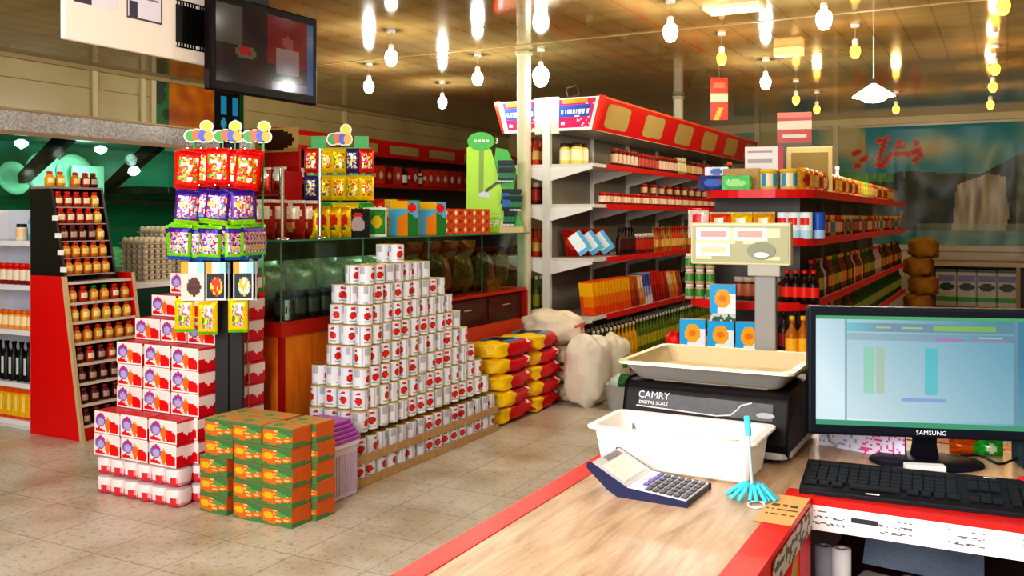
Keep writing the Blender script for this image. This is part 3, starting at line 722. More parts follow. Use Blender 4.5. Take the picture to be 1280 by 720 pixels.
# ================================================================ RICE BAGS AND SACKS
def ricef(x, y, z):
    if y < -.42: return H('f0c414')
    if y < -.36: return H('d88c10')
    if z > .05 and x*x/.7+((y-.12)/.48)**2 < 1: return H('101c2c') if abs(x) < .4 else H('3c8cb0')
    if z > 0 and abs(y-.6) < .06: return H('f0e8e0')
    return H('c81418')
RB = MB('gloss_print').blob((0, 0, 0), (.19, .27, .062), .5, .55, 40, 18, ricef, wob=.2, seed=3).mesh('rice_bag')
RB2 = MB('gloss_print').blob((0, 0, 0), (.19, .27, .062), .45, .5, 32, 14, ricef, wob=.25, seed=8).mesh('rice_bag')
for c_ in range(2):
    for t in range(5 if c_ else 5):
        sx = random.uniform(-.015, .02)
        put('rice_bag', RB if t % 2 else RB2, (-3.37+sx, 6.10+c_*.50-.0*t, .065+t*.116), rot=(random.uniform(-.03, .03)+(.0), random.uniform(-.07, .07), random.uniform(-.14, .14)),
            label='red and yellow rice bag, %s from the floor in the %s pile' % (nth(t+1), ('near', 'far')[c_]), cat='bag', group='red and yellow rice bags')
def sackc(col, print_=None):
    def fn(x, y, z):
        n = noise.noise(Vector((x*3, y*3, z*3)))*.05
        if print_ and abs(z-.25) < .22 and x > .1 and abs(y) < .5 and noise.noise(Vector((y*9, z*9, 1))) > .12: return print_
        return tuple(min(1, q+n) for q in col)
    return fn
def sack(c, r, col, pr=None, seed=1, e=.55, wob=.22): return MB('woven').blob((0, 0, r[2]), r, e, .7, 28, 18, sackc(col, pr), wob=wob, seed=seed)
p_ = at(728, 508, 0)
put('white_sack', sack(0, (.17, .19, .27), H('ded6c4'), None, 2), (p_.x, p_.y+.1, 0), label='white woven sack standing at the aisle end of rice bags', cat='sack')
put('white_sack', sack(0, (.14, .2, .25), H('dcd6c0'), H('3a9a58'), 5), (p_.x+.03, p_.y+.52, 0), label='white woven sack with green print behind the standing sack', cat='sack')
put('beige_sack', sack(0, (.16, .17, .075), H('cdbf9a'), None, 6), (-3.28, 7.05, 0), label='beige sack lying on the floor behind rice bags', cat='sack')
put('beige_sack', sack(0, (.16, .17, .075), H('c8b992'), None, 9), (-3.28, 7.05, .15), label='beige sack in the middle of the pile behind rice bags', cat='sack')
put('beige_sack', sack(0, (.16, .17, .075), H('d2c4a0'), None, 11), (-3.28, 7.05, .30), label='beige sack on top of the pile behind rice bags', cat='sack')
put('white_sack', sack(0, (.24, .26, .13), H('e0d2bc'), H('d06a60'), 4, .7), (-3.36, 7.02, .46), rot=(0, .12, .2), label='plump white sack with pink print lying highest behind rice bags', cat='sack')
p_ = at(778, 512, 0)
bq = thing('waste_bucket', 'small grey bucket on the floor behind the weighing scale', 'bucket', (p_.x, p_.y, 0))
put('bucket', MB('plastic').lathe([(.0, .01), (.11, .0), (.14, .2), (.145, .2), (.13, .2), (.1, .02), (0, .02)], 20, H('c8ccc8')), parent=bq)
put('green_bottle', MB('gloss_print').blob((0, 0, .2), (.1, .1, .06), 1, 1, 12, 8, lambda x, y, z: H('1c5a2c') if x > 0 else H('c8d8d0'), wob=.4), (p_.x, p_.y, 0.02), label='green crumpled wrapper heap in the grey bucket', cat='wrapper')

# ================================================================ GLASS VITRINE
VX0, VX1, VY0, VY1 = -4.4, -3.75, 4.18, 7.33
vt = thing('glass_vitrine', 'long glass-topped counter vitrine with orange wood base and red edging', 'display counter', (-4.1, 5.75, 0))
def P3(n, mb, par=vt, **k): return put(n, mb.xf(Matrix.Translation((4.1, -5.75, 0))), parent=par, **k)
P3('base', MB('orange_wood').box(VX0+.01, VX1-.01, VY0+.01, 6.0, 0, .86, TAN))
P3('base', MB('dark_wood').box(VX0+.01, VX1-.04, 6.0, VY1-.02, .0, .86, TAN))
P3('kick_panel', MB('gloss_print').prism([(VX1-.04, 0), (VX1+.02, 0), (VX1-.0, .5), (VX1-.04, .62)], 'y', 6.0, VY1-.02, H('b84018')))
for Y in (6.05, 6.7): P3('drawer', MB('dark_wood').box(VX1-.042, VX1-.03, Y, Y+.6, .66, .84, TAN))
for Y in (6.35, 7.0): P3('drawer_handle', MB('metal').tube([(VX1-.025, Y-.06, .76), (VX1-.025, Y+.06, .76)], .007, H('e8c8b0')))
P3('rim', MB('gloss_print').box(VX0, VX1, VY0, VY1, .86, .885, H('b03018')))
P3('rim', MB('gloss_print').box(VX1-.03, VX1+.01, VY1-.03, VY1, .6, .86, H('a82018')))
P3('corner_post', MB('gloss_print').box(VX1-.025, VX1, VY0, VY0+.03, 0, .86, H('a01410')))
P3('corner_post', MB('gloss_print').box(VX0, VX0+.025, VY0, VY0+.03, 0, .86, H('a01410')))
P3('top_edge_band', MB('gloss_print').box(VX1-.01, VX1+.004, VY0, 6.0, .80, .86, H('b83018')).box(VX0, VX1, VY0-.004, VY0+.01, .80, .86, H('b83018')))
for i in range(4):
    y0 = VY0+i*(VY1-VY0)/4; P3('front_pane', MB('glass').box(VX1-.008, VX1-.002, y0+.003, y0+(VY1-VY0)/4-.003, .885, 1.36, WHITE))
    P3('glass_edge', MB('gloss_print').box(VX1-.009, VX1-.001, y0, y0+.003, .885, 1.36, H('5a8a74')))
P3('end_pane', MB('glass').box(VX0, VX1, VY0+.002, VY0+.008, .885, 1.36, WHITE))
P3('top_pane', MB('green_glass').box(VX0, VX1+.03, VY0-.02, VY1, 1.36, 1.37, WHITE))
P3('top_edge', MB('gloss_print').box(VX1+.03, VX1+.033, VY0-.02, VY1, 1.36, 1.37, H('3f7a64')).box(VX0, VX1+.033, VY0-.023, VY0-.02, 1.36, 1.37, H('3f7a64')))
P3('back_board', MB('matte_print').box(VX0-.02, VX0, VY0, VY1, .885, 1.36, H('5c5038')))
for px in (353, 400):
    Y = YA(px, -3.8)
    P3('chrome_post', MB('chrome').tube([(-3.8, Y, 1.37), (-3.8, Y, 1.37+(.42 if px == 353 else .56))], .011, H('e8e8e8')).lathe([(.04, 0), (.04, .008), (.012, .015)], 16, H('e8e8e8'), c=(-3.8, Y, 1.37)))
# inside
Yv = VY0+.12; i = 0
DJ = jar(.055, .17, H('2c2824'), H('4a4a48'), H('5c5650')).mesh('dark_jar')
while Yv < 5.5:
    i += 1; put('dark_jar', DJ, (-3.84, Yv, .885), label='%s dark jar from the near end inside the vitrine' % nth(i), cat='jar', group='dark jars inside the vitrine'); Yv += .125
GB = pouch(.34, .2, .34, blotch(H('9aa08c'), [(.5, .5, .3, .25, H('b4b8a8'))], 4), mat='foil').mesh('grey_bag')
for i in range(5): put('grey_bag', GB, (-4.05, 4.36+i*.29, .89), rz=PI/2+.1, label='%s greyish clear bag from the near end inside the vitrine' % nth(i+1), cat='bag', group='greyish bags inside the vitrine')
def nuts(s): return blotch(H(s), [], 16, seed=len(s)+ord(s[0]))
NB = [pouch(.19, .16, .32, nuts(s), 18, 18, mat='foil').mesh('nut_bag') for s in ('6a4a1c', '7a5a2c', '54401c', '905038')]
for i in range(9): put('nut_bag', NB[i % 4], (-3.93, 5.72+i*.175, .89), rot=(-.15 if i % 2 else .1, 0, PI/2+.2), label='%s brown nut bag from the near end, right half of the vitrine' % nth(i+1), cat='bag', group='brown nut bags inside the vitrine')
OBG = pouch(.26, .12, .2, blotch(H('b85a30'), [(.5, .5, .3, .2, H('c89080'))], 7), mat='foil').mesh('meat_pack')
for i in range(5): put('meat_pack', OBG, (-4.2, 5.8+i*.28, 1.13), rot=(.5, 0, PI/2), label='%s reddish pack lying high in the right half of vitrine' % nth(i+1), cat='pack', group='reddish packs inside the vitrine')
put('inner_riser', MB('painted_metal').box(-4.36, -4.06, 5.6, 7.25, .886, 1.12, H('4a3c28')), label='low riser inside the right half of the vitrine', cat='riser')
SW = carton(.09, .02, .12, blotch(H('e8e8e0'), [(.5, .5, .3, .2, H('303030'))])).mesh('price_card')
put('price_card', SW, (-3.80, 4.3, .89), rz=PI/2+.4, label='white price card at the near bottom corner of the vitrine', cat='card')
put('price_card', SW, (-4.0, 4.24, 1.2), rz=.2, label='white price card hanging high at the vitrine end pane', cat='card')

# ---- on top of the vitrine
def on_top(px, X=-3.86): return Vector((X, YA(px, X), 1.37))
YBG = pouch(.13, .07, .2, blotch(H('f0c818'), [(.5, .55, .25, .2, H('c83018')), (.5, .3, .18, .08, H('3a7a28'))], bands=((.93, 1, H('d8a010')),))).mesh('candy_bag')
for i, px in enumerate((400, 414, 427)): p_ = on_top(px, -3.9); put('candy_bag', YBG, p_, rz=.9, label='%s upright yellow candy bag from the left on vitrine top' % nth(i+1), cat='bag', group='yellow candy bags on the vitrine top')
WB2 = pouch(.17, .08, .24, blotch(H('a02818'), [(.5, .68, .42, .2, H('f4ead8')), (.5, .3, .2, .1, H('e0b060'))], bands=((.92, 1, H('f4ead8')),))).mesh('chip_bag')
for i, px in enumerate((326, 341, 364, 380)): p_ = on_top(px, -3.98 if i < 3 else -3.98); put('chip_bag', WB2, p_, rz=.55, label='%s white and brown snack bag from the left on vitrine top' % nth(i+1), cat='bag', group='white and brown snack bags on the vitrine top')
put('snack_pack', carton(.16, .06, .19, blotch(H('181818'), [(.5, .45, .3, .25, H('b8a8a8')), (.5, .75, .2, .1, H('c03030'))]), 14, 14), on_top(446), rz=.85, label='black pack with pale picture right of yellow candy bags', cat='pack')
put('snack_pack', carton(.14, .05, .20, blotch(H('2c8a3c'), [(.5, .5, .28, .22, H('e0c020'))], border=H('e8f0e0')), 14, 14), on_top(470), rz=.85, label='green pack with white border on vitrine top', cat='pack')
def bookf(u, v):
    if v > .78 and u < .6: return H('e8b820')
    if ((u-.78)/.17)**2+((v-.82)/.14)**2 < 1: return H('d82820')
    if v < .62-.5*abs(u-.62)+.05 and u > .25: return H('e88a1c') if u < .6 else H('2c7a38')
    return H('5cb0d8')
BK = carton(.21, .05, .25, bookf, 16, 18, side=lambda u, v: H('d8e8f0')).mesh('cereal_box')
for i, px in enumerate((504, 540)): put('cereal_box', BK, on_top(px, -3.88), rz=.9, label='%s blue and orange upright box on vitrine top' % ('left', 'right')[i], cat='box', group='blue and orange boxes on the vitrine top')
OBX = carton(.14, .1, .066, blotch(H('c4501c'), [(.3, .5, .12, .3, H('f0d8b0')), (.7, .5, .14, .25, H('8a1c10'))], 8), 12, 6).mesh('wafer_box')
n_ = 0
for t in range(3):
    for i in range(5):
        n_ += 1; put('wafer_box', OBX, (-3.87, YA(554, -3.87)+i*.143, 1.37+t*.067), rz=PI/2-.05, label='orange wafer box, %s layer, %s from the left on vitrine top' % (nth(t+1), nth(i+1)), cat='box', group='orange wafer boxes on the vitrine top')
# green candy stand on the vitrine
Xs, Ys = -4.12, YA(425, -4.12)
cs = thing('candy_stand', 'green-topped candy stand rising from the vitrine top', 'rack', (Xs, Ys, 1.37), math.radians(30))
put('pole', MB('plastic').box(-.012, .012, -.012, .012, 0, .62, H('2c9a3c')), parent=cs)
put('foot', MB('plastic').box(-.15, .15, -.1, .1, 0, .012, H('2c9a3c')), parent=cs)
for sx in (-1, 1): put('header_sign', MB('gloss_print').box(sx*.15-.05, sx*.15+.05, -.004, .004, .62, .70, H('1c9a30')), parent=cs)
def hdr():
    mb = MB('gloss_print')
    for (x, z, rx, rz_, c_) in ((-.04, .03, .03, .03, '3aa03c'), (-.012, .035, .025, .03, 'e86a28'), (.018, .034, .024, .034, '4a58c0'), (.045, .03, .022, .028, 'f0b030'), (.035, .085, .026, .028, 'f0e020')):
        n = 14; pts = [(x+(rx+.008)*math.cos(2*PI*i/n), z+(rz_+.008)*math.sin(2*PI*i/n)) for i in range(n)]
        mb.prism(pts, 'y', -.003, .003, H('f6f4e0'))
        pts = [(x+rx*math.cos(2*PI*i/n), z+rz_*math.sin(2*PI*i/n)) for i in range(n)]
        mb.prism(pts, 'y', -.006-x*.02-z*.01, -.0035, H(c_))
    return mb
HDRM = hdr().mesh('header_sign')
o = put('header_sign', HDRM, (0, -.01, .64), parent=cs, scale=(1.2, 1, 1.2))
TB = [pouch(.1, .04, .17, chaos(H(a), [H(b), H(a), H(c_), H(a), H(b), H('f0e8d0')], 4, len(a)+ord(a[1])), 14, 16).mesh('sweet_bag') for a, b, c_ in (('e8c818', 'c83820', '2c8a30'), ('f0d428', 'd87818', 'c02020'), ('3a9a30', 'e8d020', 'c02020'), ('c82818', 'f0d040', 'f0e8e0'), ('3c3470', 'e0d8e0', 'd8c020'))]
TBN = ['yellow', 'bright yellow', 'green', 'red', 'violet']
for t, zz in enumerate((.44, .25, .06)):
    put('rail', MB('plastic').box(-.22, .22, -.03, -.02, zz+.17, zz+.178, H('30a040')), parent=cs)
    for i in range(5):
        q = [[3, 1, 0, 4, 3], [4, 0, 1, 0, 1], [4, 2, 1, 0, 2]][t][i]; lx = -.19+i*.095
        c30, s30 = math.cos(math.radians(30)), math.sin(math.radians(30))
        put('sweet_bag', TB[q], (Xs+lx*c30+.05*s30, Ys+lx*s30-.05*c30, 1.37+zz), rz=math.radians(30)+random.uniform(-.3, .3), label='%s sweet bag, %s from the left, %s row of candy stand' % (TBN[q], nth(i+1), ('top', 'middle', 'bottom')[t]), cat='bag', group='sweet bags on the vitrine candy stand')
# extra loose bags behind on the vitrine
for i, (px, q) in enumerate(((395, 4), (470, 3), (486, 1), (500, 3), (515, 2))):
    put('sweet_bag', TB[q], (-4.25, YA(px, -4.25), 1.37), rz=.6, scale=(1.3, 1, 1.6), label='%s large %s bag standing at the back of vitrine top' % (nth(i+1), TBN[q]), cat='bag')

# green razor stand
Xr, Yr = -3.98, YA(617, -3.98)
gs = thing('razor_stand', 'tall lime green card stand hung with dark razors', 'display stand', (Xr, Yr, 1.37), math.radians(24))
LG = H('a8d810'); DG = H('38a828')
zt = ZA(158, Xr, Yr)-1.37
put('front_panel', MB('gloss_print').prism([(-.24, 0), (.17, 0), (-.02, zt*.78), (-.12, zt*.85), (-.235, zt*.80)], 'y', -.012, 0, LG), parent=gs)
put('stripe', MB('gloss_print').prism([(-.13, .35), (-.09, .35), (-.085, zt*.83), (-.125, zt*.84)], 'y', -.015, -.012, H('7a9a18')), parent=gs)
put('side_panel', MB('gloss_print').prism([(.10, 0), (.27, 0), (.17, .3), (.2, .55), (.12, zt*.78), (.02, zt*.8), (.0, .6)], 'y', .0, .02, DG), parent=gs)
pts = [(-.11+.12*math.cos(a)*(1.0), zt*.86+.08*math.sin(a)) for a in [2*PI*i/18 for i in range(18)]]
put('crown', MB('gloss_print').prism(pts, 'y', -.02, -.004, DG), parent=gs)
lt = MB('gloss_print'); lt.text('DERBY', (.02, -.02, .075), (1, 0, 0), (0, 0, 1), .085, WHITE, shear=.3); lt.text('samurai 3', (.03, -.02, .145), (1, 0, 0), (0, 0, 1), .04, WHITE); lt.text('3', (.03, -.024, zt*.86), (1, 0, 0), (0, 0, 1), .07, WHITE)
for i in range(4): lt.box(-.17+i*.035, -.145+i*.035, -.024, -.021, zt*.86-.01, zt*.86+.012, WHITE)
lt.v = lt.v; put('lettering', lt, parent=gs, label='white lettering')
put('razor_picture', MB('gloss_print').prism([(-.14, .32), (-.04, .30), (-.02, .34), (-.1, .36)], 'y', -.016, -.013, H('c8ccd8')).prism([(-.06, .35), (.03, .42), (.08, .43), (.08, .45), (.02, .44), (-.08, .37)], 'y', -.016, -.013, H('2c3820')), parent=gs)
put('ledge', MB('gloss_print').box(.06, .27, -.09, .0, .0, .05, H('c8b078')), parent=gs)
RZ = MB('gloss_print').box(-.016, .016, -.012, .012, 0, .13, H('10241c'), front=(lambda u, v: H('2a7a4c') if .3 < v < .6 else (H('c8d0d0') if v < .15 else H('0c1c18')), 3, 8)).box(-.02, .02, -.018, -.01, .1, .13, H('182028')).mesh('razor_pack')
RZ2 = MB('gloss_print').box(-.016, .016, -.012, .012, 0, .13, H('10243c'), front=(lambda u, v: H('2a6aac') if .3 < v < .7 else H('0c1c18'), 3, 8)).mesh('razor_pack')
c24, s24 = math.cos(math.radians(24)), math.sin(math.radians(24)); i = 0
for t, (zz, n, x0) in enumerate(((.50, 4, .05), (.44, 4, .055), (.25, 5, .08), (.19, 5, .09), (.06, 3, .10))):
    for j in range(n):
        lx, ly = x0+j*.034, -.035; i += 1
        put('razor_pack', RZ2 if (j < 2 and t in (2, 3)) else RZ, (Xr+lx*c24-ly*s24, Yr+lx*s24+ly*c24, 1.37+zz), rot=(.1, .12, math.radians(24)), label='dark razor pack, %s from the left, %s row of green stand' % (nth(j+1), nth(t+1)), cat='razor', group='razor packs on the green stand')

# ================================================================ CANDY RACK in front of the red packs
Xc, Yc_ = -3.685, 3.70; A28 = math.radians(34)
cr = thing('candy_rack', 'tall black floor rack hung with candy bags before red packs', 'rack', (Xc, Yc_, 0), A28)
put('column', MB('black_laminate').box(-.07, .07, -.01, .055, 0, 1.25, BLK), parent=cr)
put('column_groove', MB('black_plastic').box(-.004, .004, -.014, -.01, .02, 1.2, H('050505')), parent=cr)
put('upper_frame', MB('plastic').box(-.18, -.17, .0, .012, 1.1, 1.93, H('2c9a3c')).box(.17, .18, 0, .012, 1.1, 1.93, H('2c9a3c')).box(-.18, .18, 0, .012, 1.1, 1.12, H('2c9a3c')), parent=cr)
put('upper_frame', MB('black_plastic').box(-.05, .05, .01, .03, 1.2, 1.95, H('101010')), parent=cr)
for i, sx in enumerate((-.17, -.02, .13)):
    h_ = put('header_sign', HDRM, (sx+.02, -.02, 1.905), parent=cr, scale=(1.05, 1, .95), label='small sign of coloured balls with a yellow ball on top')
    put('stem', MB('plastic').box(-.03, -.024, -.002, .002, -.14, .03, H('38a048')).box(.03, .036, -.002, .002, -.14, .03, H('38a048')), parent=h_)
BG = [pouch(.125, .035, .2, chaos(H('e02010'), [H('f0e0d0'), H('d81c10'), H('e85818'), H('58b040'), H('e82014'), H('f0a030'), H('f4e8e0')], 4.2, 1, ((.9, 1, H('c81408')), (0, .08, H('b01010')))), 18, 22).mesh('candy_bag'),
      pouch(.125, .035, .18, chaos(H('5c3490'), [H('e8d070'), H('c83848'), H('f0e0e0'), H('7a4aa8'), H('e0b8b0'), H('b83040'), H('60a0c0')], 4.5, 2, ((0, .14, H('90d020')), (.8, 1, H('3c1c80')))), 18, 22).mesh('candy_bag'),
      pouch(.12, .035, .18, chaos(H('80cc20'), [H('f0f0e0'), H('b04858'), H('d8b0b8'), H('4a2c90'), H('c890a0'), H('e8d040'), H('58a0c8')], 4.5, 3, ((0, .07, H('1c60b0')), (.76, .9, H('3c2480')))), 18, 22).mesh('candy_bag')]
ca, sa = math.cos(A28), math.sin(A28)
def rk(lx, ly, z): return (Xc+lx*ca-ly*sa, Yc_+lx*sa+ly*ca, z)
for t, (zz, nmx, hk) in enumerate(((1.655, 'red', (-.18, -.11, -.03, .04, .11)), (1.465, 'purple', (-.19, -.12, -.04, .03, .10)), (1.285, 'green', (-.23, -.16, -.08, -.01, .06)))):
    for i, hx in enumerate(hk):
        put('hook', MB('chrome').tube([(hx, 0, zz+.2), (hx, -.16, zz+.205)], .003, H('cccccc'), n=6), parent=cr)
        for k_ in range(3):
            put('candy_bag', BG[t], rk(hx+random.uniform(-.01, .01), -.155+k_*.045+(i % 2)*.018, zz+random.uniform(-.012, .008)), rot=(0, random.uniform(-.12, .12), A28+random.uniform(-.2, .2)+(.25 if i == 4 else 0)), label='%s candy bag, %s from the front on the %s hook of the floor rack' % (nmx, nth(k_+1), ('leftmost', 'second', 'middle', 'fourth', 'rightmost')[i]), cat='bag', group='candy bags on the floor rack')
for i in range(5): put('candy_bag', BG[2], rk(.115+i*.012, -.12+i*.03, 1.285), rz=A28+1.2, label='green candy bag turned sideways, %s in the right bunch of floor rack' % nth(i+1), cat='bag', group='sideways green candy bags')
def cardf(c1, c2, c3):
    def fn(u, v):
        if v > .72: return H('f0a830') if u < .3 else (H('a8d8e8') if u > .7 else H('e8e0e8'))
        if u < .06 or u > .94 or v < .05: return H('d8dcdc')
        if ((u-.55)/.3)**2+((v-.36)/.24)**2 < 1: return c2 if noise.noise(Vector((u*7, v*7, c2[0]*9))) < .05 else c3
        return c1
    return fn
CD = [carton(.115, .03, .2, cardf(H('d8d4c8'), H('5a2c1c'), H('40201a')), 16, 20).mesh('toy_card'), carton(.1, .03, .2, cardf(H('181c1c'), H('d03818'), H('f0d828')), 16, 20).mesh('toy_card'), carton(.1, .03, .2, cardf(H('20282c'), H('e8c020'), H('c8e0e0')), 16, 20).mesh('toy_card')]
for i, (hx, q, lab) in enumerate(((-.155, 0, 'toy card with a round brown picture on the floor rack'), (-.04, 1, 'black toy card with red and yellow picture on the floor rack'), (.10, 2, 'black toy card with yellow picture at right of the floor rack'))):
    put('toy_card', CD[q], rk(hx, -.14, 1.07), rz=A28+.05, label=lab, cat='toy card')
    put('toy_card', CD[q], rk(hx+.012, -.09, 1.065), rz=A28-.05, label=lab.replace('toy card', 'second toy card')+', behind', cat='toy card')
YC_ = pouch(.1, .03, .175, chaos(H('f0cc10'), [H('e0d8e8'), H('b08088'), H('c83820'), H('8a7090'), H('f0d030'), H('58803c'), H('d0a8a8')], 4, 5, ((0, .1, H('6ab820')),), .2, .2, .85), 18, 22).mesh('sticker_pack')
for i, (hx, zz) in enumerate(((-.2, .905), (-.085, .89), (.07, .90))):
    put('sticker_pack', YC_, rk(hx, -.13, zz), rz=A28, label='%s yellow and green picture pack hanging lowest on the floor rack' % ('left', 'middle', 'right')[i], cat='pack', group='yellow picture packs on the floor rack')
    put('hook', MB('chrome').tube([(hx, 0, zz+.16), (hx, -.13, zz+.168)], .003, H('cccccc'), n=6), parent=cr)

# ================================================================ TALL GONDOLA (left aisle)
GX, GY0, GY1 = -3.66, 7.56, 13.4; GR, GL = -3.2, -4.12
gd = thing('tall_shelving', 'tall double-sided white shelving with slanted red header boards', 'shelving', (GX, 10.4, 0))
def P4(n, mb, par=gd, **k): return put(n, mb.xf(Matrix.Translation((-GX, -10.4, 0))), parent=par, **k)
P4('back_panel', MB('painted_metal').box(GX-.01, GX+.01, GY0+.03, GY1, .05, 2.52, H('7c786c')))
for i in range(7):
    Y = GY0+i*(GY1-GY0)/6; P4('upright', MB('painted_metal').box(GX-.035, GX+.035, Y-.025, Y+.025, 0, 2.55, H('d8d6d0')))
GZ = [.15, .625, 1.14, 1.62, 1.98]
for zz in GZ:
    for sx, xo in ((1, GR), (-1, GL)):
        x0, x1 = sorted((GX+.01*sx, xo))
        P4('shelf', MB('painted_metal').box(x0, x1, GY0, GY1, zz-.03, zz, H('cfccc4')))
        P4('price_rail', MB('gloss_print').box(*sorted((xo, xo+.014*sx)), GY0+.28 if sx > 0 else GY0, GY1, zz-.045, zz+.004, H('c01a1c')))
        for i in range(7):
            Y = GY0+i*(GY1-GY0)/6
            P4('bracket', MB('painted_metal').prism([(GX, zz-.03), (xo-.02*sx, zz-.03), (xo-.02*sx, zz-.05), (GX, zz-.16)], 'y', Y-.008 if i else Y-.012, Y+.008, H('e2e0da')))
# header boards
for sx, xo in ((1, GR), (-1, GL)):
    xa = xo-.03*sx; xb = xo+.05*sx
    P4('header_board', MB('gloss_print').prism([(xa-.03*sx, 2.28), (xa, 2.28), (xb, 2.56), (xb-.03*sx, 2.56)], 'y', GY0, GY1, H('c41418')))
    P4('header_top', MB('gloss_print').box(*sorted((xb-.02*sx, xb+.008*sx)), GY0, GY1, 2.555, 2.575, H('e85828')))
    P4('header_underside', MB('painted_metal').box(*sorted((GX, xa)), GY0, GY1, 2.275, 2.285, H('b8b4a8')))
    if sx == 1:
        for i in range(6):
            y0 = GY0+.22+i*1.0; q = MB('plastic')
            def hp(t, y): return Vector((xa+(xb-xa)*t+.002, y, 2.28+.28*t))
            pts = []
            for (cy, ct, a0) in ((.52, .75, 0), (.1, .75, 90), (.1, .25, 180), (.52, .25, 270)):
                for k_ in range(4): a = math.radians(a0+30*k_); pts.append(hp(ct+.13*math.sin(a), y0+cy+.08*math.cos(a)))
            q.add(pts, [tuple(range(len(pts)))], H('b49c60')); P4('header_window', q)
    def esign(u, v):
        if u < .05 or v < .05: return H('f4e8ec')
        if v > .84: return H('e88a20') if .15 < u < .8 else H('d82060')
        if .38 < v < .82: return (WHITE if .52 < v < .66 and .12 < u < .88 and noise.noise(Vector((u*22, 3, 1))) > -.12 else (H('c8d0f0') if .42 < v < .46 and .5 < u < .65 else H('2c4aa0'))) if .04 < u < .92 else H('d82060')
        if math.hypot(u-.18, (v-.2)) < .07 or (u > .6 and noise.noise(Vector((u*12, v*12, 5))) > .2): return H('f8c8d8')
        return H('e01858')
    x0 = GX+.10*sx; x1b = xo-.05*sx; x1t = xo+.02*sx
    mb = MB('matte_print'); 
    nU, nV = 34, 20; vs = []; fs = []; cs_ = []
    for j in range(nV+1):
        for i in range(nU+1):
            t = j/nV; xe = x1b+(x1t-x1b)*t; vs.append((x0+(xe-x0)*i/nU if sx > 0 else xe+(x0-xe)*i/nU, GY0-.008, 2.285+.27*t))
    for j in range(nV):
        for i in range(nU): a = j*(nU+1)+i; fs.append((a, a+1, a+nU+2, a+nU+1)); cs_.append(esign((i+.5)/nU, (j+.5)/nV))
    mb.add(vs, fs, cs_); P4('header_sign', mb, label='pink and blue printed sign on the header end')
    P4('header_sign_frame', MB('painted_metal').prism([(x0-.02*sx, 2.275), (x1b+.025*sx, 2.275), (x1t+.03*sx, 2.565), (x0-.02*sx, 2.565)], 'y', GY0-.006, GY0+.0, H('f0e8e0')))
    P4('header_cheek', MB('gloss_print').prism([(x1b+.025*sx, 2.275), (x1b+.05*sx, 2.275), (x1t+.07*sx, 2.57), (x1t+.03*sx, 2.57)], 'y', GY0-.004, GY0+.06, H('e03018')))
P4('end_plate', MB('painted_metal').box(GX-.12, GX+.12, GY0-.01, GY0+.01, 2.25, 2.58, H('c8c4b4')))
# small things clipped on the header
put('picture_frame', MB('matte_print').box(-.06, .06, -.006, .006, 0, .012, H('3c2418')).box(-.06, -.05, -.006, .006, .012, .1, H('3c2418')).box(.05, .06, -.006, .006, .012, .1, H('3c2418')).box(-.06, .06, -.006, .006, .09, .102, H('3c2418')), (-3.42, GY0+.05, 2.575), rot=(0, -.2, 0), label='small dark wooden frame standing on the header sign', cat='frame')

# products
def jr(*a, **k): return jar(*a, **k).mesh('sauce_jar')
TOPJ = [(jr(.036, .17, H('4a2012'), H('8a2a18'), H('d8b89c')), 'red-capped brown jar'), (jr(.036, .17, H('5a3414'), H('3a2010'), H('c8a868')), 'brown jar with tan label'), (jr(.036, .19, H('98904c'), H('d8d0a0'), H('e0d8a8')), 'pale olive jar'), (jr(.036, .16, H('3c1410'), H('a02018'), H('b04030')), 'dark red jar')]
Y = GY0+.62; i = 0
while Y < GY1-.2:
    i += 1; q = 0 if i < 7 else 3 if i < 13 else 0 if i < 19 else 2 if i < 22 else random.choice((1, 0, 3, 1))
    put('sauce_jar', TOPJ[q][0], (GR-.06, Y, 1.98), label='%s, %s from near end, uppermost tall shelf' % (TOPJ[q][1], nth(i)), cat='jar', group='jars on the uppermost tall shelf'); Y += .105
CJ = jar(.055, .19, H('e8d878'), H('2c1c10'), H('f0e8c0'), .18).mesh('mayonnaise_jar')
for i in range(4): put('mayonnaise_jar', CJ, (GR-.33+.11*(i % 2), GY0+.08+.13*(i//2)+.03, 1.98), label='cream jar with dark lid, %s at near end of uppermost tall shelf' % ('left rear', 'right rear', 'left front', 'right front')[i], cat='jar', group='cream jars on the tall shelving')
LJ = jar(.035, .11, H('6a2010'), H('b01c14'), H('e4cdb4'), .3).mesh('paste_jar'); LJ2 = jar(.035, .11, H('5c3018'), H('9a1810'), H('c8a078'), .3).mesh('paste_jar')
Y = GY0+.3; i = 0
while Y < 11.6:
    i += 1; put('paste_jar', LJ if i % 3 else LJ2, (GR-.05, Y, 1.62), label='small red-lidded jar, %s from the near end of second tall shelf' % nth(i), cat='jar', group='small red-lidded jars on the second tall shelf'); Y += .088
    if i % 3 == 1 and Y > 9: put('paste_jar', LJ2, (GR-.05, Y-.044, 1.731), label='small jar stacked above the %s jar of second tall shelf' % nth(i), cat='jar', group='small red-lidded jars on the second tall shelf')
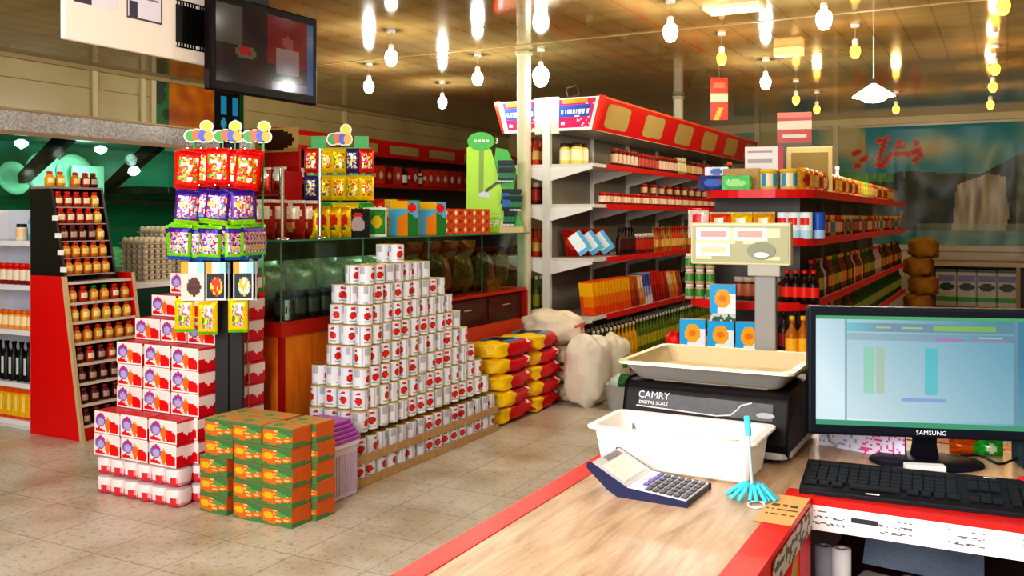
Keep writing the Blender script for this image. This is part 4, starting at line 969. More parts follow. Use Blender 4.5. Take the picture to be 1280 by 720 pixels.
# third tall shelf
BP = carton(.13, .045, .2, lambda u, v: H('e8f4f8') if v > .2 and u < .8 else H('58b0d8'), 8, 10, side=lambda u, v: H('48a0d0'), topc=H('f0f8fa')).mesh('tissue_box')
for i in range(3): put('tissue_box', BP, (GR-.13+.03*i, GY0+.12+i*.2, 1.19), rot=(0, -.62, .45), label='%s leaning pale blue and white box on third tall shelf' % nth(i+1), cat='box', group='leaning pale blue boxes')
RP = carton(.14, .05, .25, blotch(H('a81c18'), [(.5, .5, .3, .3, H('d85030'))]), 6, 8).mesh('pasta_pack')
for i in range(7): put('pasta_pack', RP, (GR-.33+.01*i, GY0+.3+i*.09, 1.15), rot=(.3, 0, -.15), label='%s leaning red pack from the left on third tall shelf' % nth(i+1), cat='pack', group='leaning red packs on the third tall shelf')
M4 = [(bottle(.035, .27, H('2a1210'), H('181010'), H('4a2018')).mesh('sauce_bottle'), 'dark bottle'), (jr(.04, .2, H('6a1410'), H('c8b8a8'), H('a83020')), 'dark red jar with pale lid'), (bottle(.035, .26, H('b84018'), H('a81c14'), H('d8b060')).mesh('sauce_bottle'), 'orange bottle'),
      (bottle(.035, .27, H('8a7a30'), H('4a6a28'), H('c8a050')).mesh('sauce_bottle'), 'olive bottle'), (bottle(.035, .26, H('7a4a20'), H('a83020'), H('c07040')).mesh('sauce_bottle'), 'brown bottle')]
Y = GY0+.75; i = 0
while Y < 11.4:
    i += 1; q = 0 if i < 6 else (1 if i < 12 else random.choice((2, 2, 3, 4, 4)))
    put('sauce_bottle', M4[q][0], (GR-.06, Y, 1.14), label='%s, %s from the near end of third tall shelf' % (M4[q][1], nth(i)), cat='bottle', group='bottles and jars on the third tall shelf'); Y += .085
# leaning packs shelf
def leanf(c1, c2): return lambda u, v: c1 if v > .6 else (c2 if v < .25 or u < .2 else tuple((a+b)/2 for a, b in zip(c1, c2)))
LP = [carton(.13, .05, .3, leanf(H('f0b81c'), H('e05818')), 8, 12, side=leanf(H('e8a81c'), H('d84c14')), topc=H('d86018')).mesh('noodle_pack'), carton(.13, .04, .3, leanf(H('b86028'), H('8a3018')), 8, 12).mesh('noodle_pack'), carton(.13, .04, .32, leanf(H('4a5aa0'), H('d8d0e0')), 8, 12).mesh('noodle_pack'), carton(.13, .04, .32, leanf(H('c82c1c'), H('8c1c14')), 8, 12).mesh('noodle_pack'), carton(.13, .04, .3, leanf(H('e8d8b0'), H('c87830')), 8, 12).mesh('noodle_pack')]
LN = ['yellow and orange', 'brown', 'blue and white', 'red', 'cream and orange']
Y = GY0+.1; i = 0
while Y < 10.2:
    i += 1; q = 0 if i <= 12 else [1, 1, 1, 4, 4, 2, 2, 2, 3, 3, 3, 3, 1, 3, 3, 4, 4, 0, 4][(i-13) % 19]
    put('noodle_pack', LP[q], (GR-.09, Y, .635), rot=(.24 if i < 14 else (.36 if i < 26 else .48), 0, random.uniform(-.05, .05)), label='%s pack leaning, %s from the near end of fourth tall shelf' % (LN[q], nth(i)), cat='pack', group='leaning packs on the fourth tall shelf'); Y += .078
DP = MB('gloss_print').blob((0, 0, .12), (.13, .13, .12), .8, .8, 14, 8, lambda x, y, z: jit(H('181414'), .02), wob=.3).mesh('dark_bag')
for i in range(6): put('dark_bag', DP, (GR-.14, 10.45+i*.27, .625), label='%s dark bag beyond the leaning packs of fourth tall shelf' % nth(i+1), cat='bag', group='dark bags on the fourth tall shelf')
# oil bottles
OL = bottle(.04, .33, H('c8961c'), H('e8d8a0'), H('d8a828')).mesh('oil_bottle'); OG = bottle(.036, .34, H('5a6818'), H('d8d8c8'), H('a8a030')).mesh('oil_bottle')
Y = GY0+.12; i = 0
while Y < 11.6:
    i += 1; big = 5 <= i <= 11
    put('oil_bottle', OL if big else OG, (GR-.06, Y, .15), label='%s oil bottle, %s from the near end of bottom tall shelf' % ('golden' if big else 'green', nth(i)), cat='bottle', group='oil bottles on the bottom tall shelf'); 
    put('oil_bottle', OG, (GR-.17, Y+.03, .15), label='rear-row green oil bottle, %s from the near end of bottom tall shelf' % nth(i), cat='bottle', group='rear oil bottles on the bottom tall shelf'); Y += .1
# far (left) side, glimpsed between post and pillar
for r, (zz, pr, nn, cn) in enumerate(((1.98, M4[2][0], 'sauce_bottle', 'orange bottle'), (1.62, M4[1][0], 'sauce_jar', 'dark red jar'), (1.14, M4[2][0], 'sauce_bottle', 'orange bottle'), (.625, OG, 'oil_bottle', 'green bottle'), (.15, OG, 'oil_bottle', 'green bottle'))):
    for i in range(4):
        put(nn, pr, (GX-.1-.09*(i % 2)-.06, GY0+.1+.1*(i//2), zz), label='%s %s, left side of tall shelving, %s shelf from the floor' % (nth(i+1), cn, nth(5-r)), cat='bottle', group='goods on the left side of the tall shelving')

# ================================================================ MIDDLE GONDOLA (round ended)
MXL, MXR, MY0, MY1 = -1.72, -1.0, 5.42, 11.0
mg = thing('round_end_shelving', 'lower shelving with rounded end and red shelf edges behind the scale', 'shelving', (-1.36, 8.2, 0))
def P5(n, mb, par=mg, **k): return put(n, mb.xf(Matrix.Translation((1.36, -8.2, 0))), parent=par, **k)
def outline(xl, xr, y0, y1, r, n=6):
    pts = [(xl, y1)]
    for k_ in range(n+1): a = PI+PI/2*k_/n; pts.append((xl+r+r*math.cos(a), y0+r+r*math.sin(a)))
    for k_ in range(n+1): a = 1.5*PI+PI/2*k_/n; pts.append((xr-r+r*math.cos(a), y0+r+r*math.sin(a)))
    pts.append((xr, y1)); return pts
MZ = [(.12, MXL-.03, MY0-.4), (.72, MXL-.03, MY0-.45), (1.005, MXL, MY0), (1.375, MXL, MY0), (1.655, MXL+.10, MY0)]
for (zz, xl, y0) in MZ:
    o1 = outline(xl, MXR, y0, MY1, .24); P5('shelf', MB('painted_metal').prism(o1, 'z', zz-.025, zz, H('c6c8ca')))
    o2 = outline(xl-.012, MXR+.012, y0-.012, MY1, .25); n = len(o1); vs = []
    for a, b in zip(o1, o2): vs += [(a[0], a[1], zz-.04), (b[0], b[1], zz-.04), (b[0], b[1], zz+.008), (a[0], a[1], zz+.008)]
    fs = []
    for i in range(n-1):
        for k_ in range(4): fs.append((4*i+k_, 4*i+(k_+1) % 4, 4*i+4+(k_+1) % 4, 4*i+4+k_))
    P5('price_rail', MB('gloss_print').add(vs, fs, H('d0181a')))
P5('spine', MB('painted_metal').box(-1.37, -1.35, MY0+.35, MY1, 0, 1.66, H('6c625a')))
for i in range(6):
    Y = MY0+.38+i*1.04; P5('upright', MB('painted_metal').box(-1.40, -1.32, Y-.02, Y+.02, 0, 1.66, H('a8a49c')))
P5('end_spine', MB('painted_metal').box(-1.62, -1.1, MY0+.33, MY0+.35, 0, 1.63, H('3c342e')))
def px_on(px, Y): return XA(px, Y)
# end cap goods: top shelf
zt = 1.663
put('gum_box', carton(.15, .1, .09, blotch(H('1c2c70'), [(.5, .5, .3, .3, H('4a70c0')), (.8, .6, .1, .2, H('c02828'))]), 12, 8), (px_on(890, 5.55), 5.55, zt), rz=.35, label='dark blue flat box at left of the round top shelf', cat='box')
put('gum_box', carton(.16, .1, .085, blotch(H('18b428'), [(.5, .45, .36, .25, H('a0d880')), (.25, .5, .1, .2, H('d0e8b0'))]), 14, 8), (px_on(921, 5.52), 5.52, zt), rz=.1, label='bright green flat box on the round top shelf', cat='box')
put('open_carton', MB('cardboard').box(-.11, .11, -.04, .04, 0, .135, TAN), (px_on(928, 5.68), 5.68, zt), label='plain tan carton behind the green box', cat='box', bev=.003)
put('gum_box', carton(.14, .08, .06, blotch(H('e8e8f0'), [(.5, .5, .3, .3, H('3858a8'))]), 12, 6), (px_on(896, 5.72), 5.72, zt+.09), rz=.2, label='white and blue packet resting highest at left of round shelf', cat='box')
put('snack_box', carton(.14, .08, .09, blotch(H('e0d8d0'), [(.5, .5, .3, .3, H('b8b0a8'))]), 12, 6), (px_on(896, 5.72), 5.72, zt), rz=.2, label='cream packet under the white and blue packet', cat='box')
YT = MB('gloss_print').lathe([(.045, 0), (.048, .004), (.048, .02), (.048, .095), (.048, .1), (.051, .1), (.051, .118), (.045, .12)], 22, fn=lambda a, z: H('e8c020') if z > .098 else (H('e0b878') if z < .02 or z > .09 else (H('4a9ab0') if math.sin(a*4+z*60) > .2 else H('e8d8b8')))).mesh('milk_powder_tin')
for i, px in enumerate((961, 986)): put('milk_powder_tin', YT, (px_on(px, 5.55), 5.55, zt), label='%s yellow-lidded tin on the round top shelf' % ('left', 'right')[i], cat='tin', group='yellow-lidded tins on the round top shelf')
OBp = [pouch(.13, .06, .15, blotch(H(a), [(.5, .5, .3, .25, H(b))])).mesh('spice_bag') for a, b in (('c87820', 'e8c060'), ('d8a030', 'a83018'), ('b03820', 'e0c890'), ('6a9a38', 'd8d060'))]
ON = ['orange', 'golden', 'red', 'green']
Y = 5.85; i = 0
while Y < 10.8:
    i += 1; q = random.choice((0, 0, 1, 1, 2)) if i != 17 and i != 18 else 3
    put('spice_bag', OBp[q], (-1.10, Y, 1.655), rz=PI/2-.3, label='%s bag, %s from the near end of lower shelving top' % (ON[q], nth(i)), cat='bag', group='bags along the top of the round-ended shelving'); Y += .16
for i, (px, Y, c_) in enumerate(((1053, 8.2, 'e8d8d0'), (1062, 8.4, 'c83848'), (1070, 8.7, 'd8c8b8'))): put('tall_bottle', bottle(.045, .3, H(c_), WHITE, H('d86068')), (px_on(px, Y)-.16, Y, 1.655), label='%s tall bottle rising from the middle of lower shelving top' % nth(i+1), cat='bottle')
# wooden radio box with sign
Yw = 6.6
wr = thing('radio_box', 'wooden box with a speaker cloth front on the lower shelving', 'radio', (px_on(1012, Yw), Yw, 1.656), math.radians(12))
put('case', MB('painted_metal').box(-.15, .15, 0, .18, 0, .2+.13, H('c8b078')), parent=wr, bev=.006)
put('cloth_front', MB('matte_print').box(-.12, .12, -.006, 0, .04, .29, H('8a7440')), parent=wr)
Yw2 = 6.9
sgn = thing('red_sign', 'small red and white sign standing above the wooden box', 'sign', (px_on(993, Yw2), Yw2, 1.99+.05), math.radians(10))
def rsg(u, v): return H('8c3024') if (v < .42 or v > .7) and not (.15 < u < .85 and abs(v-.2) < .05) else (H('a89e8c') if v < .7 else H('b04030'))
put('panel', MB('gloss_print').grid((-.12, 0, 0), (.24, 0, 0), (0, 0, .22), 20, 18, lambda u, v: H('b86050') if v > .85 else rsg(u, v)), parent=sgn)
put('foot', MB('painted_metal').box(-.12, .12, .0, .12, -.38, 0, H('4c4438')), parent=sgn)
# second level
BGS = [('d8282c', 'f4e8e0', 'white and red crisp bag'), ('e04818', 'f0e0c0', 'orange crisp bag'), ('e8c81c', 'f0e8b0', 'yellow crisp bag'), ('e8a010', 'f0d8a0', 'amber crisp bag')]
for i, (a, b, lab) in enumerate(BGS):
    px = (873, 900, 927, 955)[i]; c1, c2 = (H(b), H(a)) if i == 0 else (H(a), H(b))
    put('crisp_bag', pouch(.128, .07, .155 if i else .18, blotch(c1, [(.5, .62, .24, .2, c2), (.6, .3, .1, .1, H('3c1c10'))], 6, bands=((.93, 1, c2),)), 14, 14), (px_on(px, 5.52), 5.52, 1.378), label=lab+' on the second shelf of the rounded end', cat='bag')
def pringf(a, z): return (H('d8e4ea') if z < .15 else H('e8ecec')) if not (abs(((a+PI/2+.2) % (2*PI))-0) < .5 and .08 < z < .12) else H('d03028')
PT = MB('gloss_print').lathe([(.034, 0), (.035, .003), (.035, .05), (.035, .08), (.035, .12), (.035, .15), (.033, .153)], 20, fn=lambda a, z: H('d03028') if (.08 < z < .12 and math.cos(a+1.9) > .6) else (H('b8dce8') if z < .06 else H('e4ecee'))).mesh('chip_tube')
PTB = MB('gloss_print').lathe([(.038, 0), (.038, .05), (.038, .08), (.038, .12), (.038, .15), (.036, .153)], 20, fn=lambda a, z: H('2858b0') if z > .03 else H('a8c8e8')).mesh('chip_tube')
for i, px in enumerate((979, 993, 1008, 1023)): put('chip_tube', PTB if i == 3 else PT, (px_on(px, 5.55+.08*(i == 3)), 5.55+.08*(i == 3), 1.378), label='%s snack tube, %s from the left on the second round shelf' % ('blue' if i == 3 else 'white', nth(i+1)), cat='tube', group='snack tubes on the second round shelf')
# side rows of levels 2, 3, 4
SB = [(bottle(.035, .24, H(a), H(b), H(c_)).mesh('drink_bottle'), l) for a, b, c_, l in (('4a1410', 'a82018', 'c8a060', 'dark red bottle'), ('1c4a20', '2c7a34', '90a050', 'green bottle'), ('7a3c14', 'c8a020', 'd88830', 'amber bottle'), ('b8a0a0', 'd83070', 'c8c0c0', 'pink-capped clear bottle'), ('2a1410', '181010', '8a2018', 'black bottle'))]
SJR = [(jr(.04, .14, H(a), H(b), H(c_)), l) for a, b, c_, l in (('8a3018', 'c83018', 'd8b090', 'red jar'), ('4a2c1c', 'b8a890', 'a86040', 'brown jar'), ('b8a068', 'e0c030', '4878a0', 'yellow-lidded jar'))]
for lev, (zz, protos, step, ln) in enumerate(((1.375, SJR, .095, 'second'), (1.005, SB, .085, 'third'), (.72, SB, .09, 'fourth'))):
    Y = 5.82; i = 0
    while Y < 10.9:
        i += 1; pr, l = random.choice(protos)
        if lev == 2 and Y > 7.5: pr, l = SB[1]
        put('drink_bottle' if lev else 'preserve_jar', pr, (-1.05, Y, zz), label='%s, %s from the near end of %s shelf of lower shelving' % (l, nth(i), ln), cat='bottle' if lev else 'jar', group='goods on the %s shelf of the lower shelving' % ln); Y += step*(1 if Y < 8.5 else 1.25)
CB = bottle(.034, .19, H('1a0806'), H('c81c14'), H('d8281c'), 14).mesh('cola_bottle')
for i in range(8): put('cola_bottle', CB, (px_on(983+11*(i % 4), 5.5+.1*(i//4)), 5.52+.1*(i//4), 1.005), label='dark bottle with red cap, %s row, %s from the left on third round shelf' % (('front', 'rear')[i//4], nth(i % 4+1)), cat='bottle', group='red-capped bottles on the third round shelf')
SC_ = jar(.028, .09, H('c8a088'), H('e8e0d0'), H('4a8a3c'), .25).mesh('small_jar')
for i in range(9): put('small_jar', SC_, (px_on(862+(i % 3)*13, 5.5), 5.50+.0*(i//3), 1.008+.092*(i//3)), label='small jar, %s stack from the left, %s up, left end of third round shelf' % (nth(i % 3+1), nth(i//3+1)), cat='jar', group='small jars at the left end of the third round shelf')
for i in range(5): put('sauce_jar', SJR[1][0], (px_on(925+11*i, 5.6), 5.6, 1.005), label='brown jar, %s from the left behind the blue boxes' % nth(i+1), cat='jar', group='brown jars on the third round shelf')
# blue boxes and amber bottles on the deep fourth shelf
def bluef(u, v):
    if ((u-.5)/.3)**2+((v-.62)/.26)**2 < 1: return H('f0a818') if ((u-.5)/.22)**2+((v-.62)/.12)**2 > .5 else H('e0781c')
    if v < .2: return H('3c5a3c') if noise.noise(Vector((u*6, v*9, 2))) > 0 else H('c8d0d0')
    if u > .62 and v < .75: return H('e8f0f4')
    if v < .38 and abs(u-.5) < .2: return H('e8eef4')
    return H('18a4dc')
BB = carton(.14, .07, .2, bluef, 20, 24, side=lambda u, v: H('0c2c5c'), topc=H('d8e0e8')).mesh('milk_powder_box')
for i, px in enumerate((866, 901, 936)): put('milk_powder_box', BB, (px_on(px, 5.1), 5.1, .73), rz=math.radians(14), label='blue box with orange emblem, %s of the bottom three' % ('left', 'middle', 'right')[i], cat='box', group='blue boxes with an orange emblem')
put('milk_powder_box', BB, (px_on(904, 5.1), 5.1, .931), rz=math.radians(10), label='blue box with orange emblem, alone on top of the three', cat='box', group='blue boxes with an orange emblem')
AB = bottle(.036, .24, H('a86010'), H('d8a828'), H('f0b028'), 14).mesh('honey_bottle')
for i, px in enumerate((990, 1004, 1018)): put('honey_bottle', AB, (px_on(px, 5.15+.03*i), 5.15+.03*i, .73), label='%s amber bottle from the left beside the scale pole' % nth(i+1), cat='bottle', group='amber bottles beside the scale pole')
for i in range(5): put('drink_bottle', SB[4][0], (px_on(965+14*i, 5.35), 5.37, .73), label='black bottle, %s from the left behind the amber bottles' % nth(i+1), cat='bottle', group='black bottles behind the amber bottles')
p_ = (px_on(842, 5.2), 5.2, .73)
put('red_packet', MB('foil').blob((0, 0, .055), (.05, .03, .055), .9, .8, 14, 10, lambda x, y, z: H('d81818'), wob=.4), p_, label='small crumpled red packet left of the blue boxes', cat='packet')

# hanging banner, cloth
Yb = 8.0
hb = thing('hanging_banner', 'narrow red banner hanging from the ceiling above the shelving', 'banner', (px_on(899, Yb), Yb, ZA(150, px_on(899, Yb), Yb)), math.radians(25))
def banf(u, v): return H('c8b8a0') if abs(v-.52) < .1 else (H('f0a030') if v < .3 and abs(u-.3-v) < .14 else (H('e86848') if abs(v-.82) < .06 and .2 < u < .8 else H('a02c18')))
put('cloth', MB('gloss_print').box(-.075, .075, 0, .006, 0, .37, H('c42414'), front=(banf, 12, 24)), parent=hb)
put('cord', MB('matte_print').tube([(0, .003, .37), (0, .003, 3-hb.location.z)], .002, H('888070'), n=5), parent=hb)
# sign atop the tall shelving's far end
put('price_board', MB('gloss_print').box(-.12, .12, -.004, .004, 0, .16, H('e8e0dc'), front=(lambda u, v: H('b83038') if u > .85 else (H('a8a0a0') if int(v*8) % 3 == 0 and .1 < u < .7 else H('ece4e0')), 14, 12)), (px_on(955, 6.1)-.0, 6.1, 1.80), rz=.2, label='white printed card standing behind the tins on top', cat='card')
put('display_pack', carton(.14, .08, .14, lambda u, v: H('3c3430')), (px_on(955, 6.1)-.0, 6.12, 1.657), rz=.2, label='dark pack under the white printed card', cat='pack')
put('orange_bottle', bottle(.04, .2, H('3c2c28'), H('e85818'), H('584840')), (px_on(912, 5.95), 5.95, 1.657), label='dark bottle with an orange cap behind the tan carton', cat='bottle')

# ================================================================ FAR END: MURAL, TINS, YELLOW SACKS
MX0, MX1, MZ0, MZ1 = -3.9, 1.7, 1.10, 2.86
strokes = [((-2.06, 2.47), (-2.0, 2.50)), ((-1.95, 2.37), (-1.88, 2.41)), ((-2.04, 2.28), (-2.0, 2.29)), ((-1.62, 2.66), (-1.72, 2.38)), ((-1.74, 2.30), (-1.66, 2.28)), ((-1.66, 2.28), (-1.54, 2.45)), ((-1.54, 2.45), (-1.30, 2.44)), ((-1.30, 2.44), (-1.16, 2.50)), ((-1.16, 2.50), (-1.14, 2.42)), ((-1.14, 2.42), (-1.22, 2.34)), ((-1.44, 2.62), (-1.42, 2.63)), ((-1.46, 2.56), (-1.38, 2.56)), ((-1.2, 2.62), (-1.18, 2.6)), ((-1.72, 2.66), (-1.58, 2.68))]
def mural(u, v):
    x = MX0+(MX1-MX0)*u; z = MZ0+(MZ1-MZ0)*v
    for a, b in strokes:
        dd = seg(x, z, a, b)
        if dd < .032: return H('c02c14')
        if dd < .045: return H('c87848')
    n = noise.noise(Vector((x*1.6, z*2.2, 4))); n2 = noise.noise(Vector((x*5, z*5, 7))); nv = noise.noise(Vector((x*14, z*2, 3)))
    def m(a, b, t): t = max(0, min(1, t)); return tuple(p*(1-t)+q*t for p, q in zip(a, b))
    # ground line of hills
    hill = 2.15+.1*n+(.5*max(0, (x+.35)) if x > -.35 else 0)
    if z > hill:
        c = m(H('b4a878'), H('3f8c94'), .5+n*1.5+(.5 if -1.9 < x < .6 else -.3))
    elif z < 1.32: c = m(H('2c6a68'), H('8ab0a0'), .3+n2*.8)
    else:
        c = m(H('24341a'), H('56583c'), .5+n2*1.1)
        if x < -1.5 and z > 2.05: c = m(H('3c7a1c'), H('6aa83c'), .5+n2)
        if -.62+.2*(2.3-z)*-.5 < x < -.02+.12*n and z < 2.2+.2*n-.5*abs(x+.25): c = m(H('8c8468'), H('c4b898'), .5+nv)
        elif x > .1: c = m(H('36441f'), H('7c8460'), .5+n2*1.2+nv*.6)
        if -2.05 < x < -1.35 and nv > .25: c = m(c, H('a8b8ac'), .5)
    if z < 1.42 and -1.2 < x < .3: c = m(c, H('b0b8a4'), .5)
    return tuple(max(0, (q-.45)*1.15+.43) for q in c)
put('waterfall_mural', MB('matte_print').grid((MX0, 14.985, MZ0), (MX1-MX0, 0, 0), (0, 0, MZ1-MZ0), 250, 84, mural), label='large landscape mural with a waterfall and red lettering on back wall', cat='mural')
pf = MB('film').grid((MX0, 14.95, MZ0-.15), (MX1-MX0, 0, 0), (0, 0, MZ1-MZ0+.1), 60, 20, lambda u, v: WHITE, None, lambda u, v: .03*noise.noise(Vector((u*30, v*3, 0))), True)
put('plastic_sheet', pf, label='creased clear plastic sheet hanging over the mural', cat='sheet')
fs_ = thing('back_shelf', 'brown wooden shelf below the mural holding large tins', 'shelf', (-.2, 14.2, 0))
put('board', MB('dark_wood').box(-1.0, 1.6, -.2, .5, .27, .3, TAN), parent=fs_)
put('board', MB('painted_metal').box(-1.0, 1.6, -.2, .5, .84, .90, H('a8946a')), parent=fs_)
put('back_panel', MB('dark_wood').box(-1.0, 1.6, .46, .5, 0, .84, TAN), parent=fs_)
for x in (-1.0, .3, 1.55): put('upright', MB('painted_metal').box(x, x+.05, -.2, .46, 0, .84, H('8a7650')), parent=fs_)
def tf(u, v):
    if v > .92: return H('40443c')
    if .13 < v < .25: return H('3c8a34')
    if ((u-.5)/.36)**2+((v-.52)/.1)**2 < 1: return H('28302c')
    if .66 < v < .82 and .15 < u < .85: return H('6a6a8a')
    return H('a8a89c')
BT = carton(.27, .25, .5, tf, 16, 24).mesh('oil_tin')
for i, px in enumerate((1184, 1209, 1234, 1259)): put('oil_tin', BT, (XA(px, 14.15), 14.15, .3), label='large grey and green oil tin, %s from the left below the mural' % nth(i+1), cat='tin', group='large oil tins below the mural')
YS = MB('woven').blob((0, 0, .13), (.15, .24, .11), .6, .7, 24, 14, sackc(H('8f6216')), wob=.3, seed=3).mesh('yellow_sack')
for i in range(6): put('yellow_sack', YS, (-.88+.05*(i % 2), 11.4, i*.205), label='yellow sack, %s from the floor at the far end of lower shelving' % nth(i+1), cat='sack', group='stacked yellow sacks')

# ================================================================ CHECKOUT COUNTER
T = .98
co = thing('checkout_counter', 'wood-topped checkout counter with red edging and price strip', 'counter', (-.3, 1.6, 0))
def P6(n, mb, par=co, **k): return put(n, mb.xf(Matrix.Translation((.3, -1.6, 0))), parent=par, **k)
P6('counter_top', MB('counter_wood').prism([(-.745, .2), (-.37, .2), (-.37, 1.83), (1.3, 1.83), (1.3, 2.36), (-.745, 2.36)], 'z', T-.03, T, TAN))
E = H('e0281c')
P6('red_edge', MB('gloss_print').box(-.79, -.745, .2, 2.40, T-.035, T+.0015, E))
P6('red_edge', MB('gloss_print').box(-.37, -.32, .2, 1.83, T-.035, T+.0015, E))
P6('red_edge', MB('gloss_print').box(-.37, 1.3, 1.787, 1.83, T-.012, T+.0012, H('c8201a')))
P6('red_edge', MB('gloss_print').box(-.745, 1.3, 2.36, 2.40, T-.035, T+.0015, H('c8301a')))
P6('side_panel', MB('gloss_print').box(-.78, -.74, .2, 2.38, 0, T-.035, H('c81818')))
P6('back_panel', MB('painted_metal').box(-.74, 1.3, 2.34, 2.38, 0, T-.035, H('3a2c28')))
P6('side_panel', MB('gloss_print').box(-.365, -.335, .2, 1.80, 0, .55, H('c01414')))
P6('corner_post', MB('gloss_print').box(-.37, -.325, 1.70, 1.80, 0, T-.035, H('d81818')))
P6('diagonal_brace', MB('matte_print').prism([(1.72, .93), (1.76, .93), (1.64, .8), (1.62, .82)], 'x', -.334, -.328, H('b89a58')))
def strip(u, v):
    if abs((u*7) % 1-.5) < .004: return H('606060')
    k = noise.noise(Vector((u*260, v*20, 1)))
    if .2 < v < .8 and (int(v*12) % 3 == 0) and k > .05 and ((u*14) % 1) < .5: return H('606068')
    if (u*14) % 1 > .6 and .5 < v < .68 and (int(u*14) % 3 == 0): return H('303038')
    return H('f4eeee')
P6('price_strip', MB('matte_print').grid((-.32, 1.787, T-.058), (1.6, 0, 0), (0, 0, .046), 560, 20, strip), label='white strip of printed price labels')
def side_st(u, v): return H('c8c4bc') if noise.noise(Vector((u*14, v*4, 1))) > -.05 else H('6a6058')
P6('sticker_strip', MB('matte_print').grid((-.318, 1.45, T-.055), (0, .33, 0), (0, 0, .045), 60, 10, side_st))
def tans(u, v): return H('6a5030') if .3 < v < .7 and int(v*20) % 3 == 0 and .1 < u < .9 and noise.noise(Vector((u*30, v*9, 1))) > -.2 else H('e0b478')
P6('tan_sticker', MB('matte_print').grid((-.385, 1.60, T+.0022), (.064, 0, 0), (0, .175, 0), 14, 24, tans))
P6('inner_shelf', MB('dark_wood').box(-.335, 1.3, 1.86, 2.34, .745, .77, TAN))
P6('leg', MB('painted_metal').box(1.25, 1.3, 1.8, 1.86, 0, T-.035, H('c01818')))
# under the desk
for i, (px, c_) in enumerate(((1030, H('9a9ca4')), (1052, H('f2f0f2')))):
    y = 1.90; put('paper_roll', MB('matte_print').lathe([(.0, 0), (.018, 0), (.018, .088), (.006, .088), (.006, .08), (0, .08)], 20, c_), (XA(px, y), y, .77), label='%s paper roll standing on the shelf under the keyboard' % ('grey', 'white')[i], cat='paper roll')
bag = MB('foil').grid((0, 0, 0), (.22, .03, -.02), (0, .1, .08), 14, 10, lambda u, v: H('8c9cb4'), None, lambda u, v: .02*math.sin(u*5)*v, True)
put('plastic_bag', bag, (XA(1078, 2.0), 2.0, .80), label='bluish folded plastic bag in the shelf under the desk', cat='bag')
put('card_reader', MB('black_plastic').rbox(-.05, .05, -.035, .035, 0, .035, .01, H('8a9a96')), (XA(1222, 1.95), 1.95, .77), rz=.3, label='small grey device under the desk, right one', cat='device')
put('card_reader', MB('black_plastic').rbox(-.05, .05, -.03, .03, 0, .03, .01, H('a8a4a0')), (XA(1105, 1.93), 1.93, .77), rz=-.2, label='small pale device under the desk, left one', cat='device')
cab = MB('plastic')
for k_ in range(4):
    cab.tube([(XA(1120, 1.95)+.2*t+.01*k_, 1.93+.03*math.sin(t*9+k_), .785+.02*abs(math.sin(t*6+k_*1.3))) for t in [i/14 for i in range(15)]], .004, H('26262a') if k_ % 2 else H('c0c4b8'))
put('cable_bundle', cab, label='tangled thin cables on the shelf under the desk', cat='cables')

# ---- white tray bin
bn = thing('white_bin', 'white plastic bin on the counter in front of the scale', 'bin', (-.60, 1.88, T))
def shell(bw, bd, tw, td, h, th, col, mat='plastic', col2=None):
    mb = MB(mat); N = 5
    def ring(w, d, z, r=.02):
        pts = []
        for (sx, sy, a0) in ((1, 1, 0), (-1, 1, 90), (-1, -1, 180), (1, -1, 270)):
            for k_ in range(N): a = math.radians(a0+90*k_/(N-1)); pts.append((sx*(w-r)+r*math.cos(a), sy*(d-r)+r*math.sin(a), z))
        return pts
    R = [ring(bw-.01, bd-.01, 0), ring(bw, bd, .006), ring(tw, td, h-.006), ring(tw+.012, td+.012, h-.006), ring(tw+.012, td+.012, h), ring(tw-th, td-th, h), ring(bw-th, bd-th, .008)]
    n = len(R[0]); vs = sum(R, []); fs = []
    for k_ in range(len(R)-1):
        for i in range(n): fs.append((k_*n+i, k_*n+(i+1) % n, (k_+1)*n+(i+1) % n, (k_+1)*n+i))
    fs.append(tuple(range(n))[::-1]); fs.append(tuple((len(R)-1)*n+i for i in range(n)))
    cl_ = [(col2 or col) if 0 < q//n < 3 else col for q in range(len(fs))]; return mb.add(vs, fs, cl_, None, False)
put('shell', shell(.155, .072, .165, .085, .088, .005, H('fbf8f2')), parent=bn, bev=.0015)
for i, (x, y, z, cc_, lab, nm_) in enumerate(((-.095, -.03, .075, H('9a9494'), 'grey hooked clip lying in the white bin', 'clip'), (.02, .02, .03, H('f0b828'), 'yellow wrapped sweet in the white bin', 'sweet'), (.10, .03, .03, H('e8c030'), 'pale yellow sweet at right of the white bin', 'sweet'), (.12, -.01, .03, H('404040'), 'dark small card in the white bin', 'card'))):
    if nm_ == 'clip': put('hook_clip', MB('plastic').tube([(0, 0, -.062), (0, 0, .012), (.004, 0, 0), (.015, 0, -.006), (.024, 0, 0)], .003, cc_), (-.60+x, 1.88+y, T+z), label=lab, cat='clip')
    else: put('wrapped_'+nm_ if nm_ == 'sweet' else 'small_card', MB('foil').blob((0, 0, .02), (.025, .015, .03), .8, .8, 12, 8, lambda a, b_, c_, q=cc_: q, wob=.2), (-.60+x, 1.88+y, T+.012), label=lab, cat=nm_)

